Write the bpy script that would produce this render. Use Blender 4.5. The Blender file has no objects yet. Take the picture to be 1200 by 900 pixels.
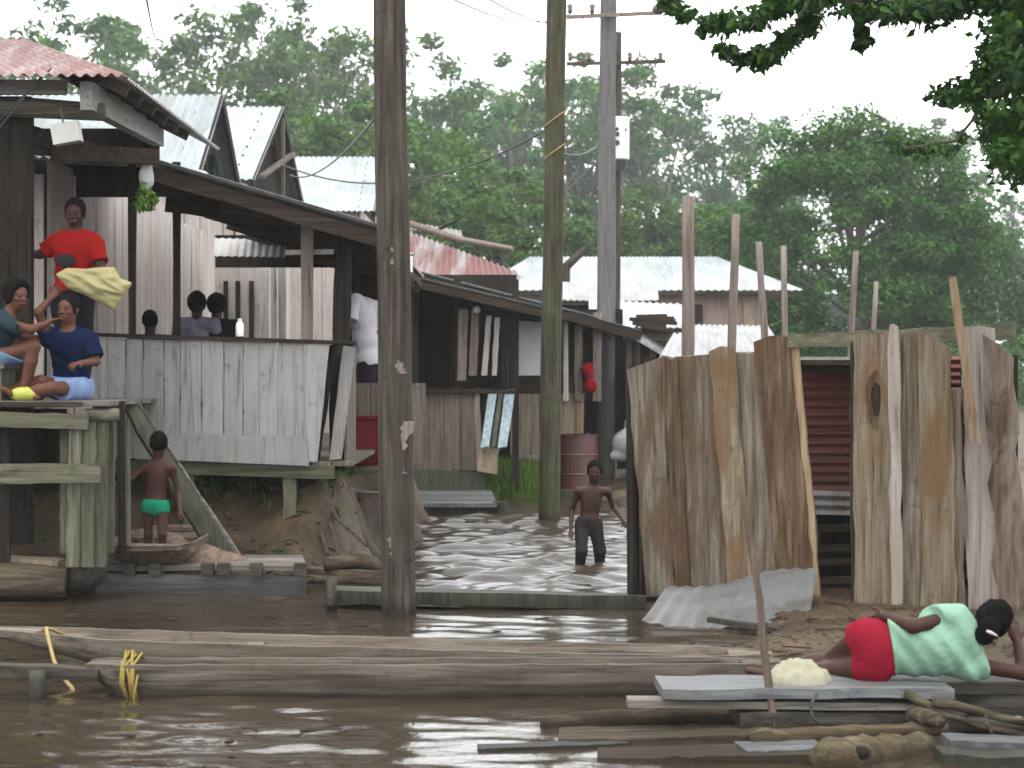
import bpy, math, random
import numpy as np
from mathutils import Vector, Matrix, noise as mnoise

# ---------------------------------------------------------------- camera, sky, sun, exposure
scene = bpy.context.scene
COL = scene.collection
F_PX = 2333.3          # focal length in pixels of a 1200 px wide picture
EYE = 1.8              # eye height above the water
HORIZON = 440.0

cam_d = bpy.data.cameras.new('camera')
cam = bpy.data.objects.new('camera', cam_d)
COL.objects.link(cam)
cam.location = (0, 0, EYE)
cam.rotation_euler = (math.radians(90), 0, 0)
cam_d.sensor_width = 36.0
cam_d.lens = 36.0 * F_PX / 1200.0
cam_d.shift_y = -10.0 / 1200.0
cam_d.clip_start = 0.1
cam_d.clip_end = 2000
cam_d.dof.use_dof = True
cam_d.dof.focus_distance = 15.5
cam_d.dof.aperture_fstop = 4.0
scene.camera = cam

SUN_EL, SUN_ROT = math.radians(72), math.radians(190)
world = bpy.data.worlds.new('World')
scene.world = world
world.use_nodes = True
wn = world.node_tree.nodes
wl = world.node_tree.links
wn.clear()
w_out = wn.new('ShaderNodeOutputWorld')
w_bg = wn.new('ShaderNodeBackground')
w_hsv = wn.new('ShaderNodeHueSaturation')
w_sky = wn.new('ShaderNodeTexSky')
w_sky.sky_type = 'NISHITA'
w_sky.sun_disc = False
w_sky.sun_elevation = SUN_EL
w_sky.sun_rotation = SUN_ROT
w_sky.air_density = 1.0
w_sky.dust_density = 6.0
w_sky.ozone_density = 1.0
w_hsv.inputs['Saturation'].default_value = 0.10
w_hsv.inputs['Value'].default_value = 1.0
wl.new(w_sky.outputs[0], w_hsv.inputs['Color'])
# an even cloud layer over the clear sky: bright down to the horizon
w_mix = wn.new('ShaderNodeMix')
w_mix.data_type = 'RGBA'
w_mix.inputs[0].default_value = 0.90
w_mix.inputs[7].default_value = (6.6, 6.75, 6.85, 1)
wl.new(w_hsv.outputs[0], w_mix.inputs[6])
wl.new(w_mix.outputs[2], w_bg.inputs['Color'])
w_bg.inputs['Strength'].default_value = 0.15
wl.new(w_bg.outputs[0], w_out.inputs['Surface'])

sun_d = bpy.data.lights.new('sun', 'SUN')
sun_d.energy = 0.5
sun_d.angle = math.radians(20)
sun_d.color = (1.0, 0.96, 0.90)
sun = bpy.data.objects.new('sun', sun_d)
COL.objects.link(sun)
# sky sun_rotation is clockwise from +Y seen from above
sd = Vector((math.sin(SUN_ROT) * math.cos(SUN_EL), math.cos(SUN_ROT) * math.cos(SUN_EL), math.sin(SUN_EL)))
sun.rotation_euler = sd.to_track_quat('Z', 'Y').to_euler()

scene.view_settings.view_transform = 'Standard'
scene.view_settings.look = 'None'
scene.view_settings.exposure = 1.75
scene.view_settings.gamma = 1.0
scene.view_settings.use_curve_mapping = False
scene.render.engine = 'CYCLES'
scene.cycles.use_denoising = True
scene.cycles.max_bounces = 6
scene.cycles.diffuse_bounces = 3
scene.cycles.glossy_bounces = 3
scene.cycles.transmission_bounces = 3
scene.cycles.volume_bounces = 0
scene.cycles.transparent_max_bounces = 6
scene.cycles.sample_clamp_indirect = 6.0
scene.cycles.filter_width = 1.6

# ---------------------------------------------------------------- helpers
Z = Vector((0, 0, 1)); X = Vector((1, 0, 0)); Y = Vector((0, 1, 0))

def U(px, py, D):
    """the point at distance D that stands at these photo coordinates"""
    return Vector(((px - 600.0) * D / F_PX, D, EYE + (HORIZON - py) * D / F_PX))

def ux(px, D): return (px - 600.0) * D / F_PX
def uz(py, D): return EYE + (HORIZON - py) * D / F_PX

def tag(o, label=None, cat=None, group=None, kind=None):
    if label: o['label'] = label
    if cat: o['category'] = cat
    if group: o['group'] = group
    if kind: o['kind'] = kind
    return o

def thing(name, label, cat, loc=(0, 0, 0), group=None):
    o = bpy.data.objects.new(name, None)
    o.empty_display_size = 0.1
    COL.objects.link(o)
    o.location = Vector(loc)
    return tag(o, label, cat, group)

def root_loc(o):
    p = Vector((0, 0, 0))
    while o is not None:
        p += o.location
        o = o.parent
    return p

def copy_tree(o, parent=None):
    c = o.copy()
    COL.objects.link(c)
    if parent is not None: c.parent = parent
    for ch in list(o.children):
        copy_tree(ch, c)
    return c

class MB:
    def __init__(self, seed=0):
        self.v = []; self.f = []; self.rng = random.Random(seed)
    def add(self, vs, fs):
        n = len(self.v)
        self.v.extend([tuple(p) for p in vs])
        self.f.extend([tuple(i + n for i in q) for q in fs])
        return self
    def hexa(self, p):       # 8 points: bottom 0-3, top 4-7
        return self.add(p, [(0, 3, 2, 1), (4, 5, 6, 7), (0, 1, 5, 4), (1, 2, 6, 5), (2, 3, 7, 6), (3, 0, 4, 7)])
    def box(self, lo, hi):
        (a, b, c), (d, e, f) = lo, hi
        return self.hexa([(a, b, c), (d, b, c), (d, e, c), (a, e, c), (a, b, f), (d, b, f), (d, e, f), (a, e, f)])
    def beam(self, p, q, w, h, up=Z, seg=1, wob=0.0):
        p = Vector(p); q = Vector(q)
        t = (q - p).normalized()
        s = t.cross(up)
        if s.length < 1e-4: s = t.cross(X)
        s.normalize(); u = s.cross(t)
        rings = []
        for i in range(seg + 1):
            c = p.lerp(q, i / seg)
            ww = w * (1 + self.rng.uniform(-wob, wob)); hh = h * (1 + self.rng.uniform(-wob, wob))
            c = c + s * self.rng.uniform(-wob, wob) * w * .4 + u * self.rng.uniform(-wob, wob) * h * .4
            rings.append([c - s * ww / 2 - u * hh / 2, c + s * ww / 2 - u * hh / 2, c + s * ww / 2 + u * hh / 2, c - s * ww / 2 + u * hh / 2])
        vs = [x for r in rings for x in r]; fs = []
        for i in range(seg):
            for k in range(4):
                a = i * 4 + k; b = i * 4 + (k + 1) % 4
                fs.append((a, b, b + 4, a + 4))
        fs.append((3, 2, 1, 0)); e = seg * 4
        fs.append((e, e + 1, e + 2, e + 3))
        return self.add(vs, fs)
    def tube(self, pts, radii, n=10, wob=0.0):
        pts = [Vector(p) for p in pts]
        if not hasattr(radii, '__len__'): radii = [radii] * len(pts)
        vs = []; fs = []
        ref = None
        for i, p in enumerate(pts):
            t = (pts[min(i + 1, len(pts) - 1)] - pts[max(i - 1, 0)]).normalized()
            if ref is None: ref = X if abs(t.x) < .8 else Y
            s = t.cross(ref).normalized(); u = s.cross(t)
            for k in range(n):
                a = 2 * math.pi * k / n
                r = radii[i] * (1 + self.rng.uniform(-wob, wob))
                vs.append(p + s * math.cos(a) * r + u * math.sin(a) * r)
        for i in range(len(pts) - 1):
            for k in range(n):
                a = i * n + k; b = i * n + (k + 1) % n
                fs.append((a, b, b + n, a + n))
        fs.append(tuple(reversed(range(n))))
        e = (len(pts) - 1) * n
        fs.append(tuple(range(e, e + n)))
        return self.add(vs, fs)
    def plank(self, tl, tr, br, bl, t=.025, seg=10, rough=.008, bow=0.0, nrm=None, chip=0.0):
        """a sawn board between four corners, uneven along its edges; top end first"""
        tl, tr, br, bl = map(Vector, (tl, tr, br, bl))
        r = self.rng
        if nrm is None:
            nrm = (tr - tl).cross(bl - tl).normalized()
        if nrm.y > 0: nrm = -nrm
        vs = []; fs = []
        for i in range(seg + 1):
            a = i / seg
            L = tl.lerp(bl, a); R = tr.lerp(br, a)
            d = (R - L).normalized()
            L = L + d * r.uniform(-rough, rough); R = R + d * r.uniform(-rough, rough)
            if i == 0 and chip:
                L = L + (bl - tl).normalized() * r.uniform(-chip, chip); R = R + (br - tr).normalized() * r.uniform(-chip, chip)
            off = nrm * (bow * math.sin(math.pi * a))
            M_ = L.lerp(R, .5) + nrm * (t * .12) + off
            if i == 0 and chip: M_ = M_ + (bl - tl).normalized() * r.uniform(-chip, chip)
            vs += [L + off, M_, R + off, R + off - nrm * t, L + off - nrm * t]
        for i in range(seg):
            for k in range(5):
                a = i * 5 + k; b = i * 5 + (k + 1) % 5
                fs.append((a, a + 5, b + 5, b))
        fs.append((0, 1, 2, 3, 4)); e = seg * 5
        fs.append((e + 4, e + 3, e + 2, e + 1, e))
        return self.add(vs, fs)
    def sheet(self, a, b, c, d, wave=.09, amp=.014, th=.006, per=6, rows=4, wav_noise=0.0):
        """corrugated sheet: a,b along the eave, d,c along the top; ribs run from a to d"""
        a, b, c, d = map(Vector, (a, b, c, d))
        n = (b - a).cross(d - a).normalized()
        W = max((b - a).length, (c - d).length)
        nu = max(4, int(W / wave * per))
        vs = []; fs = []
        for j in range(rows + 1):
            t = j / rows
            for i in range(nu + 1):
                u = i / nu
                p = a.lerp(b, u).lerp(d.lerp(c, u), t)
                h = amp * math.cos(2 * math.pi * u * W / wave)
                if wav_noise: h += wav_noise * mnoise.noise(p * 1.3)
                vs.append(p + n * h)
        m = len(vs)
        vs += [p - n * th for p in vs]
        nn = nu + 1
        for j in range(rows):
            for i in range(nu):
                q = j * nn + i
                fs.append((q, q + 1, q + nn + 1, q + nn))
                fs.append((m + q, m + q + nn, m + q + nn + 1, m + q + 1))
        for i in range(nu):
            fs.append((i, m + i, m + i + 1, i + 1))
            q = rows * nn + i
            fs.append((q, q + 1, m + q + 1, m + q))
        for j in range(rows):
            q = j * nn
            fs.append((q, q + nn, m + q + nn, m + q))
            q = j * nn + nu
            fs.append((q, m + q, m + q + nn, q + nn))
        return self.add(vs, fs)
    def ball(self, c, r, n=10, m=7):
        c = Vector(c)
        r = Vector(r) if hasattr(r, '__len__') else Vector((r, r, r))
        vs = [c + Vector((0, 0, r.z))]; fs = []
        for j in range(1, m):
            for i in range(n):
                th = math.pi * j / m; ph = 2 * math.pi * i / n
                vs.append(c + Vector((r.x * math.sin(th) * math.cos(ph), r.y * math.sin(th) * math.sin(ph), r.z * math.cos(th))))
        vs.append(c - Vector((0, 0, r.z)))
        for i in range(n):
            fs.append((0, 1 + i, 1 + (i + 1) % n))
            e = 1 + (m - 2) * n
            fs.append((e + i, len(vs) - 1, e + (i + 1) % n))
        for j in range(m - 2):
            for i in range(n):
                p = 1 + j * n + i; q = 1 + j * n + (i + 1) % n
                fs.append((p, p + n, q + n, q))
        return self.add(vs, fs)
    def build(self, name, mat, parent=None, smooth=False, flip=False):
        me = bpy.data.meshes.new(name)
        off = root_loc(parent) if parent is not None else Vector((0, 0, 0))
        me.from_pydata([(x - off.x, y - off.y, z - off.z) for x, y, z in self.v], [], self.f)
        me.materials.append(mat)
        me.validate()
        me.update()
        if smooth:
            me.polygons.foreach_set('use_smooth', [True] * len(me.polygons))
        import bmesh
        bm = bmesh.new(); bm.from_mesh(me)
        bmesh.ops.recalc_face_normals(bm, faces=bm.faces)
        bm.to_mesh(me); bm.free()
        o = bpy.data.objects.new(name, me)
        COL.objects.link(o)
        if parent is not None: o.parent = parent
        return o

def mesh_np(name, V, Fq, mat, parent=None, smooth=False):
    """mesh straight from numpy arrays of vertices and quads"""
    off = root_loc(parent) if parent is not None else Vector((0, 0, 0))
    V = np.asarray(V, dtype=np.float32) - np.array(off, dtype=np.float32)
    Fq = np.asarray(Fq, dtype=np.int32)
    k = Fq.shape[1]
    me = bpy.data.meshes.new(name)
    me.vertices.add(len(V)); me.vertices.foreach_set('co', V.ravel())
    me.loops.add(Fq.size); me.loops.foreach_set('vertex_index', Fq.ravel())
    me.polygons.add(len(Fq))
    me.polygons.foreach_set('loop_start', np.arange(0, Fq.size, k, dtype=np.int32))
    me.polygons.foreach_set('loop_total', np.full(len(Fq), k, dtype=np.int32))
    if smooth: me.polygons.foreach_set('use_smooth', np.ones(len(Fq), dtype=bool))
    me.update(calc_edges=True)
    me.validate()
    me.materials.append(mat)
    o = bpy.data.objects.new(name, me)
    COL.objects.link(o)
    if parent is not None: o.parent = parent
    return o

# ---------------------------------------------------------------- materials
def new_mat(name):
    m = bpy.data.materials.new(name)
    m.use_nodes = True
    nt = m.node_tree
    nt.nodes.clear()
    out = nt.nodes.new('ShaderNodeOutputMaterial')
    b = nt.nodes.new('ShaderNodeBsdfPrincipled')
    nt.links.new(b.outputs[0], out.inputs['Surface'])
    return m, nt, b, out

def N(nt, kind, **kw):
    n = nt.nodes.new(kind)
    for k, v in kw.items():
        if k.startswith('i_'):
            n.inputs[k[2:].replace('_', ' ')].default_value = v
        else:
            setattr(n, k, v)
    return n

def ramp(nt, fac, stops):
    r = nt.nodes.new('ShaderNodeValToRGB')
    e = r.color_ramp.elements
    while len(e) < len(stops): e.new(0.5)
    for el, (p, c) in zip(e, stops):
        el.position = p
        el.color = (c[0], c[1], c[2], 1) if hasattr(c, '__len__') else (c, c, c, 1)
    nt.links.new(fac, r.inputs[0])
    return r.outputs[0]

def mixc(nt, fac, a, b, mode='MIX'):
    m = nt.nodes.new('ShaderNodeMix')
    m.data_type = 'RGBA'; m.blend_type = mode
    for sock, val in ((m.inputs[0], fac), (m.inputs[6], a), (m.inputs[7], b)):
        if hasattr(val, 'links') or isinstance(val, bpy.types.NodeSocket): nt.links.new(val, sock)
        elif hasattr(val, '__len__'): sock.default_value = (val[0], val[1], val[2], 1)
        else: sock.default_value = val
    return m.outputs[2]

def math_n(nt, op, a, b=None):
    m = nt.nodes.new('ShaderNodeMath'); m.operation = op
    for i, val in enumerate((a, b)):
        if val is None: continue
        if isinstance(val, bpy.types.NodeSocket): nt.links.new(val, m.inputs[i])
        else: m.inputs[i].default_value = val
    return m.outputs[0]

def coords(nt, scale=(1, 1, 1), rnd=True):
    tc = nt.nodes.new('ShaderNodeTexCoord')
    mp = nt.nodes.new('ShaderNodeMapping')
    mp.inputs['Scale'].default_value = scale
    src = tc.outputs['Object']
    if rnd:
        oi = nt.nodes.new('ShaderNodeObjectInfo')
        ge = nt.nodes.new('ShaderNodeNewGeometry')
        s = math_n(nt, 'ADD', oi.outputs['Random'], ge.outputs['Random Per Island'])
        s = math_n(nt, 'MULTIPLY', s, 41.0)
        cx = nt.nodes.new('ShaderNodeCombineXYZ')
        for i in range(3): nt.links.new(s, cx.inputs[i])
        va = nt.nodes.new('ShaderNodeVectorMath'); va.operation = 'ADD'
        nt.links.new(src, va.inputs[0]); nt.links.new(cx.outputs[0], va.inputs[1])
        src = va.outputs[0]
    nt.links.new(src, mp.inputs['Vector'])
    return mp.outputs[0]

def noise_n(nt, vec, scale=1.0, detail=5.0, rough=.6, dist=0.0):
    n = nt.nodes.new('ShaderNodeTexNoise')
    n.inputs['Scale'].default_value = scale
    n.inputs['Detail'].default_value = detail
    n.inputs['Roughness'].default_value = rough
    n.inputs['Distortion'].default_value = dist
    nt.links.new(vec, n.inputs['Vector'])
    return n.outputs['Fac']

def bump_n(nt, bsdf, h, strength=.4, dist=.01):
    b = nt.nodes.new('ShaderNodeBump')
    b.inputs['Strength'].default_value = strength
    b.inputs['Distance'].default_value = dist
    nt.links.new(h, b.inputs['Height'])
    nt.links.new(b.outputs[0], bsdf.inputs['Normal'])

def wood(name, lo, hi, axis='z', stain=None, amt=.5, moss=0.0, rough=.85, var=.35, spec=.08, stain_scale=2.2):
    lo = [c * .56 for c in lo]; hi = [c * .56 for c in hi]
    m, nt, b, _ = new_mat(name)
    g = {'z': (26, 26, 1.3), 'x': (1.3, 26, 26), 'y': (26, 1.3, 26)}[axis]
    g2 = {'z': (1, 1, .28), 'x': (.28, 1, 1), 'y': (1, .28, 1)}[axis]
    v = coords(nt, g); v2 = coords(nt, g2)
    gr = noise_n(nt, v, 1.0, 6, .65, .4)
    col = ramp(nt, gr, [(.31, [c * .38 for c in lo]), (.45, lo), (.68, hi)])
    if stain:
        sn = noise_n(nt, v2, stain_scale * 2, 5, .6, .8)
        f = ramp(nt, sn, [(.46, 0.0), (.62, 1.0)])
        f = math_n(nt, 'MULTIPLY', f, amt)
        col = mixc(nt, f, col, stain)
    if moss:
        v3 = coords(nt, (1, 1, 1))
        mn = noise_n(nt, v3, 3.2, 6, .7)
        f = ramp(nt, mn, [(.48, 0.0), (.66, 1.0)])
        f = math_n(nt, 'MULTIPLY', f, moss)
        col = mixc(nt, f, col, (.075, .095, .035))
    # wood that stands in the flood is soaked dark up to a ragged line
    gp = nt.nodes.new('ShaderNodeNewGeometry'); sp_ = nt.nodes.new('ShaderNodeSeparateXYZ')
    nt.links.new(gp.outputs['Position'], sp_.inputs[0])
    zz = math_n(nt, 'ADD', sp_.outputs[2], math_n(nt, 'MULTIPLY', math_n(nt, 'SUBTRACT', gr, .5), .28))
    wf = ramp(nt, zz, [(.04, .62), (.15, 0.0)])
    col = mixc(nt, wf, col, [c * .30 for c in lo])
    # dark weather spots and board-to-board tone
    v4 = coords(nt, (1, 1, 1))
    sp = noise_n(nt, v4, 9.0, 4, .7)
    f = ramp(nt, sp, [(.60, 0.0), (.72, .55)])
    col = mixc(nt, f, col, [c * .35 for c in lo])
    ge = nt.nodes.new('ShaderNodeNewGeometry'); oi = nt.nodes.new('ShaderNodeObjectInfo')
    r = math_n(nt, 'FRACT', math_n(nt, 'ADD', ge.outputs['Random Per Island'], oi.outputs['Random']))
    k = math_n(nt, 'ADD', math_n(nt, 'MULTIPLY', r, var), 1 - var * .55)
    cx = nt.nodes.new('ShaderNodeCombineXYZ')
    for i in range(3): nt.links.new(k, cx.inputs[i])
    col = mixc(nt, 1.0, col, cx.outputs[0], 'MULTIPLY')
    nt.links.new(col, b.inputs['Base Color'])
    b.inputs['Roughness'].default_value = rough
    b.inputs['Specular IOR Level'].default_value = spec
    bump_n(nt, b, gr, .5, .012)
    return m

def metal(name, base, rust=(.20, .06, .03), amt=.3, rough=.5, axis='y', spec=.5, metallic=0.0, sheetvar=.25, scale=1.0, lo=.48, hi=.62):
    """weathered sheet metal: stains run down the ribs, each sheet has its own tone"""
    m, nt, b, _ = new_mat(name)
    g = {'y': (3.2, .5, .5), 'x': (.5, 3.2, 3.2), 'z': (2.5, 2.5, .6), 'xz': (.5, 3.0, .5)}[axis]
    v = coords(nt, tuple(s * scale for s in g))
    n1 = noise_n(nt, v, 1.0, 7, .68, .3)
    f = ramp(nt, n1, [(lo, 0.0), (hi, 1.0)])
    f = math_n(nt, 'MULTIPLY', f, amt)
    v2 = coords(nt, (1, 1, 1))
    n2 = noise_n(nt, v2, 14.0, 4, .6)
    tone = ramp(nt, n2, [(.3, [c * .78 for c in base]), (.7, base)])
    col = mixc(nt, f, tone, rust)
    # lap of sheets
    v3 = coords(nt, (1.15, 1.15, 1.15) , rnd=False)
    vo = nt.nodes.new('ShaderNodeTexVoronoi'); vo.inputs['Scale'].default_value = .9
    nt.links.new(v3, vo.inputs['Vector'])
    sv = nt.nodes.new('ShaderNodeSeparateColor'); nt.links.new(vo.outputs['Color'], sv.inputs[0])
    k = math_n(nt, 'ADD', math_n(nt, 'MULTIPLY', sv.outputs[0], sheetvar), 1 - sheetvar * .6)
    cx = nt.nodes.new('ShaderNodeCombineXYZ')
    for i in range(3): nt.links.new(k, cx.inputs[i])
    col = mixc(nt, 1.0, col, cx.outputs[0], 'MULTIPLY')
    nt.links.new(col, b.inputs['Base Color'])
    b.inputs['Roughness'].default_value = rough
    b.inputs['Specular IOR Level'].default_value = spec
    b.inputs['Metallic'].default_value = metallic
    bump_n(nt, b, n1, .25, .006)
    return m

def plain(name, c, rough=.7, spec=.3, var=.18, scale=9.0, bump=.2, bdist=.006):
    m, nt, b, _ = new_mat(name)
    v = coords(nt, (1, 1, 1))
    n1 = noise_n(nt, v, scale, 5, .65)
    col = ramp(nt, n1, [(.3, [x * (1 - var) for x in c]), (.7, [min(1, x * (1 + var)) for x in c])])
    nt.links.new(col, b.inputs['Base Color'])
    b.inputs['Roughness'].default_value = rough
    b.inputs['Specular IOR Level'].default_value = spec
    if bump: bump_n(nt, b, n1, bump, bdist)
    return m

def cloth(name, c, fold=1.0):
    m, nt, b, _ = new_mat(name)
    v = coords(nt, (1, 1, .7))
    n1 = noise_n(nt, v, 7.5, 3, .5, 2.2)
    n2 = noise_n(nt, v, 26.0, 5, .65, .6)
    col = ramp(nt, n2, [(.3, [x * .92 for x in c]), (.7, [min(1, x * 1.04) for x in c])])
    nt.links.new(col, b.inputs['Base Color'])
    b.inputs['Roughness'].default_value = .9
    b.inputs['Specular IOR Level'].default_value = .04
    h = math_n(nt, 'ADD', n1, math_n(nt, 'MULTIPLY', n2, .25))
    bump_n(nt, b, h, .7 * fold, .016)
    return m

def leaf_mat(name, dark, mid, light, trans=.35):
    m, nt, b, out = new_mat(name)
    nt.nodes.remove(b)
    ge = nt.nodes.new('ShaderNodeNewGeometry'); oi = nt.nodes.new('ShaderNodeObjectInfo')
    col = ramp(nt, ge.outputs['Random Per Island'], [(0.0, dark), (.55, mid), (1.0, light)])
    v = coords(nt, (1, 1, 1), rnd=False)
    n1 = noise_n(nt, v, .55, 3, .6)
    k = math_n(nt, 'ADD', math_n(nt, 'MULTIPLY', n1, .9), .55)
    k = math_n(nt, 'MULTIPLY', k, math_n(nt, 'ADD', math_n(nt, 'MULTIPLY', oi.outputs['Random'], .35), .82))
    cx = nt.nodes.new('ShaderNodeCombineXYZ')
    for i in range(3): nt.links.new(k, cx.inputs[i])
    col = mixc(nt, 1.0, col, cx.outputs[0], 'MULTIPLY')
    d = nt.nodes.new('ShaderNodeBsdfPrincipled')
    d.inputs['Roughness'].default_value = .5
    d.inputs['Specular IOR Level'].default_value = .12
    t = nt.nodes.new('ShaderNodeBsdfTranslucent')
    nt.links.new(col, d.inputs['Base Color'])
    tcol = mixc(nt, 1.0, col, (1.25, 1.3, .7), 'MULTIPLY')
    nt.links.new(tcol, t.inputs['Color'])
    mx = nt.nodes.new('ShaderNodeMixShader'); mx.inputs[0].default_value = trans
    nt.links.new(d.outputs[0], mx.inputs[1]); nt.links.new(t.outputs[0], mx.inputs[2])
    nt.links.new(mx.outputs[0], out.inputs['Surface'])
    return m

def water_mat():
    m, nt, b, out = new_mat('muddy_water')
    v = coords(nt, (1, 1, 1), rnd=False)
    n0 = noise_n(nt, v, .5, 4, .6)
    col = ramp(nt, n0, [(.3, (.022, .0155, .0095)), (.7, (.035, .026, .017))])
    nt.links.new(col, b.inputs['Base Color'])
    # sheltered near the canoes, ruffled by the wind in the open channel
    tc = nt.nodes.new('ShaderNodeTexCoord'); sx = nt.nodes.new('ShaderNodeSeparateXYZ')
    nt.links.new(tc.outputs['Object'], sx.inputs[0])
    mr = nt.nodes.new('ShaderNodeMapRange')
    mr.inputs[1].default_value = 11.5; mr.inputs[2].default_value = 17.0
    mr.inputs[3].default_value = .05; mr.inputs[4].default_value = .14
    nt.links.new(sx.outputs[1], mr.inputs[0])
    rg = math_n(nt, 'ADD', mr.outputs[0], math_n(nt, 'MULTIPLY', n0, .06))
    nt.links.new(rg, b.inputs['Roughness'])
    b.inputs['IOR'].default_value = 1.45
    a2 = coords(nt, (2.0, 4.5, 1), rnd=False)
    r2 = noise_n(nt, a2, 6.0, 3, .55, .5)
    bump_n(nt, b, r2, .25, .008)
    return m

def mud_mat():
    m, nt, b, _ = new_mat('mud')
    v = coords(nt, (1, 1, 1), rnd=False)
    n1 = noise_n(nt, v, 1.6, 8, .68)
    n2 = noise_n(nt, v, 11.0, 6, .7)
    col = ramp(nt, n1, [(.30, (.024, .016, .010)), (.5, (.060, .040, .023)), (.72, (.115, .082, .050))])
    f = ramp(nt, noise_n(nt, v, 2.3, 6, .7), [(.56, 0.0), (.68, .8)])
    col = mixc(nt, f, col, (.04, .055, .02))
    f2 = ramp(nt, n2, [(.6, 0.0), (.75, .7)])
    col = mixc(nt, f2, col, (.035, .025, .016))
    nt.links.new(col, b.inputs['Base Color'])
    b.inputs['Roughness'].default_value = .62
    b.inputs['Specular IOR Level'].default_value = .18
    bump_n(nt, b, math_n(nt, 'ADD', n1, n2), .9, .05)
    return m

M = {}
M['water'] = water_mat()
M['mud'] = mud_mat()
M['grass'] = leaf_mat('grass_blades', (.05, .09, .02), (.08, .15, .03), (.13, .20, .05), .3)
M['shed_a'] = wood('shed_board_grey_brown', (.185, .145, .11), (.36, .305, .25), 'z', (.085, .052, .032), .9, .12)
M['shed_b'] = wood('shed_board_raw', (.27, .205, .14), (.44, .36, .26), 'z', (.14, .08, .04), .9, .10)
M['shed_c'] = wood('shed_board_rust_brown', (.13, .08, .05), (.28, .195, .13), 'z', (.06, .034, .02), .85, .10)
M['shed_d'] = wood('bark_slab', (.15, .10, .075), (.30, .22, .17), 'z', (.34, .27, .21), .5, .10)
M['shed_e'] = wood('pale_batten', (.34, .29, .26), (.50, .44, .40), 'z', (.2, .15, .11), .4)
M['rail_grey'] = wood('weathered_grey_board', (.36, .35, .345), (.45, .445, .44), 'z', (.27, .255, .235), .55, .10, var=.22)
M['grey_x'] = wood('weathered_grey_plank', (.20, .18, .16), (.36, .335, .305), 'x', (.10, .08, .06), .5, .12)
M['grey_y'] = wood('grey_floorboard', (.17, .145, .12), (.30, .26, .22), 'y', (.10, .07, .05), .4, .1)
M['moss_x'] = wood('mossy_beam', (.13, .12, .085), (.27, .25, .185), 'x', (.085, .08, .05), .6, .3)
M['moss_z'] = wood('mossy_post', (.13, .12, .09), (.27, .25, .19), 'z', (.08, .078, .046), .6, .3)
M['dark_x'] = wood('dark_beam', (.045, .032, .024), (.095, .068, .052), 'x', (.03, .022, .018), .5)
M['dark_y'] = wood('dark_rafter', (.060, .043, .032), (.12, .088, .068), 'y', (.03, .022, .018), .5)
M['dark_z'] = wood('dark_board', (.028, .021, .017), (.065, .050, .040), 'z', (.025, .02, .016), .5)  # dark wood, deepened further to carry the shade that open interiors lack
M['wet_dark'] = wood('wet_dark_plank', (.055, .055, .042), (.11, .11, .085), 'z', (.04, .05, .025), .6, .4, rough=.6, spec=.2)
M['wash_z'] = wood('whitewashed_board', (.62, .55, .52), (.80, .73, .70), 'z', (.42, .34, .29), .55, var=.22)
M['white_z'] = wood('white_painted_board', (.55, .54, .52), (.72, .71, .70), 'z', (.32, .29, .25), .45, .05, var=.2)
M['white_y'] = wood('white_painted_beam', (.52, .50, .48), (.68, .66, .64), 'y', (.28, .24, .20), .5)
M['blue_z'] = wood('pale_blue_board', (.38, .52, .56), (.62, .72, .74), 'z', (.24, .30, .30), .5, var=.3)
M['tan_z'] = wood('tan_plank_wall', (.36, .28, .20), (.50, .41, .31), 'z', (.27, .20, .14), .45, var=.18)
M['brown_z'] = wood('brown_plank_wall', (.19, .155, .125), (.30, .255, .215), 'z', (.12, .09, .07), .5, .12, var=.2)
M['pink_z'] = wood('pinkish_plank_wall', (.34, .25, .22), (.46, .36, .32), 'z', (.25, .18, .15), .4, var=.2)
M['canoe'] = wood('dugout_wood', (.19, .155, .125), (.34, .29, .24), 'x', (.11, .085, .062), .6, .15, var=.1)
M['canoe_g'] = wood('mossy_dugout_wood', (.145, .122, .098), (.29, .252, .208), 'x', (.075, .062, .045), .65, .10, var=.1)
M['canoe_p'] = wood('pinkish_dugout_wood', (.20, .145, .115), (.34, .265, .225), 'y', (.11, .075, .055), .5, .05, var=.1)
M['log'] = wood('driftwood', (.085, .065, .046), (.19, .155, .115), 'x', (.05, .038, .024), .6, .2)
M['log_pale'] = wood('pale_driftwood', (.12, .09, .058), (.23, .18, .12), 'x', (.06, .04, .022), .7, .25)
M['log_dark'] = wood('wet_driftwood', (.045, .038, .03), (.12, .10, .085), 'x', (.025, .02, .016), .6, .15, rough=.6, spec=.2)
M['grey_wet'] = wood('wet_grey_plank', (.14, .145, .15), (.28, .29, .30), 'x', (.06, .06, .058), .6, .1, rough=.5, spec=.25)
M['pole_a'] = wood('dark_mossy_pole', (.062, .050, .044), (.15, .125, .11), 'z', (.04, .036, .026), .7, .16)
M['pole_b'] = wood('dark_olive_pole', (.055, .048, .032), (.125, .112, .076), 'z', (.04, .042, .022), .7, .28)
M['pole_c'] = wood('grey_utility_pole', (.185, .175, .178), (.27, .258, .262), 'z', (.13, .12, .125), .5, .05)
M['pole_d'] = wood('brown_utility_pole', (.085, .066, .055), (.165, .13, .11), 'z', (.05, .04, .03), .5)
M['post'] = wood('bare_post', (.25, .20, .175), (.38, .32, .285), 'z', (.15, .115, .09), .5)
M['stick'] = wood('brown_stick', (.17, .125, .10), (.29, .225, .18), 'z', (.09, .06, .04), .6)
M['pale_stick'] = wood('raw_pole', (.42, .30, .19), (.58, .44, .30), 'z', (.28, .17, .09), .5)
M['bark'] = wood('tree_bark', (.14, .115, .095), (.27, .235, .20), 'z', (.09, .08, .06), .5, .1)
M['zinc'] = metal('zinc_roof', (.245, .285, .295), (.12, .11, .10), .55, .45, sheetvar=.4)
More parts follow.
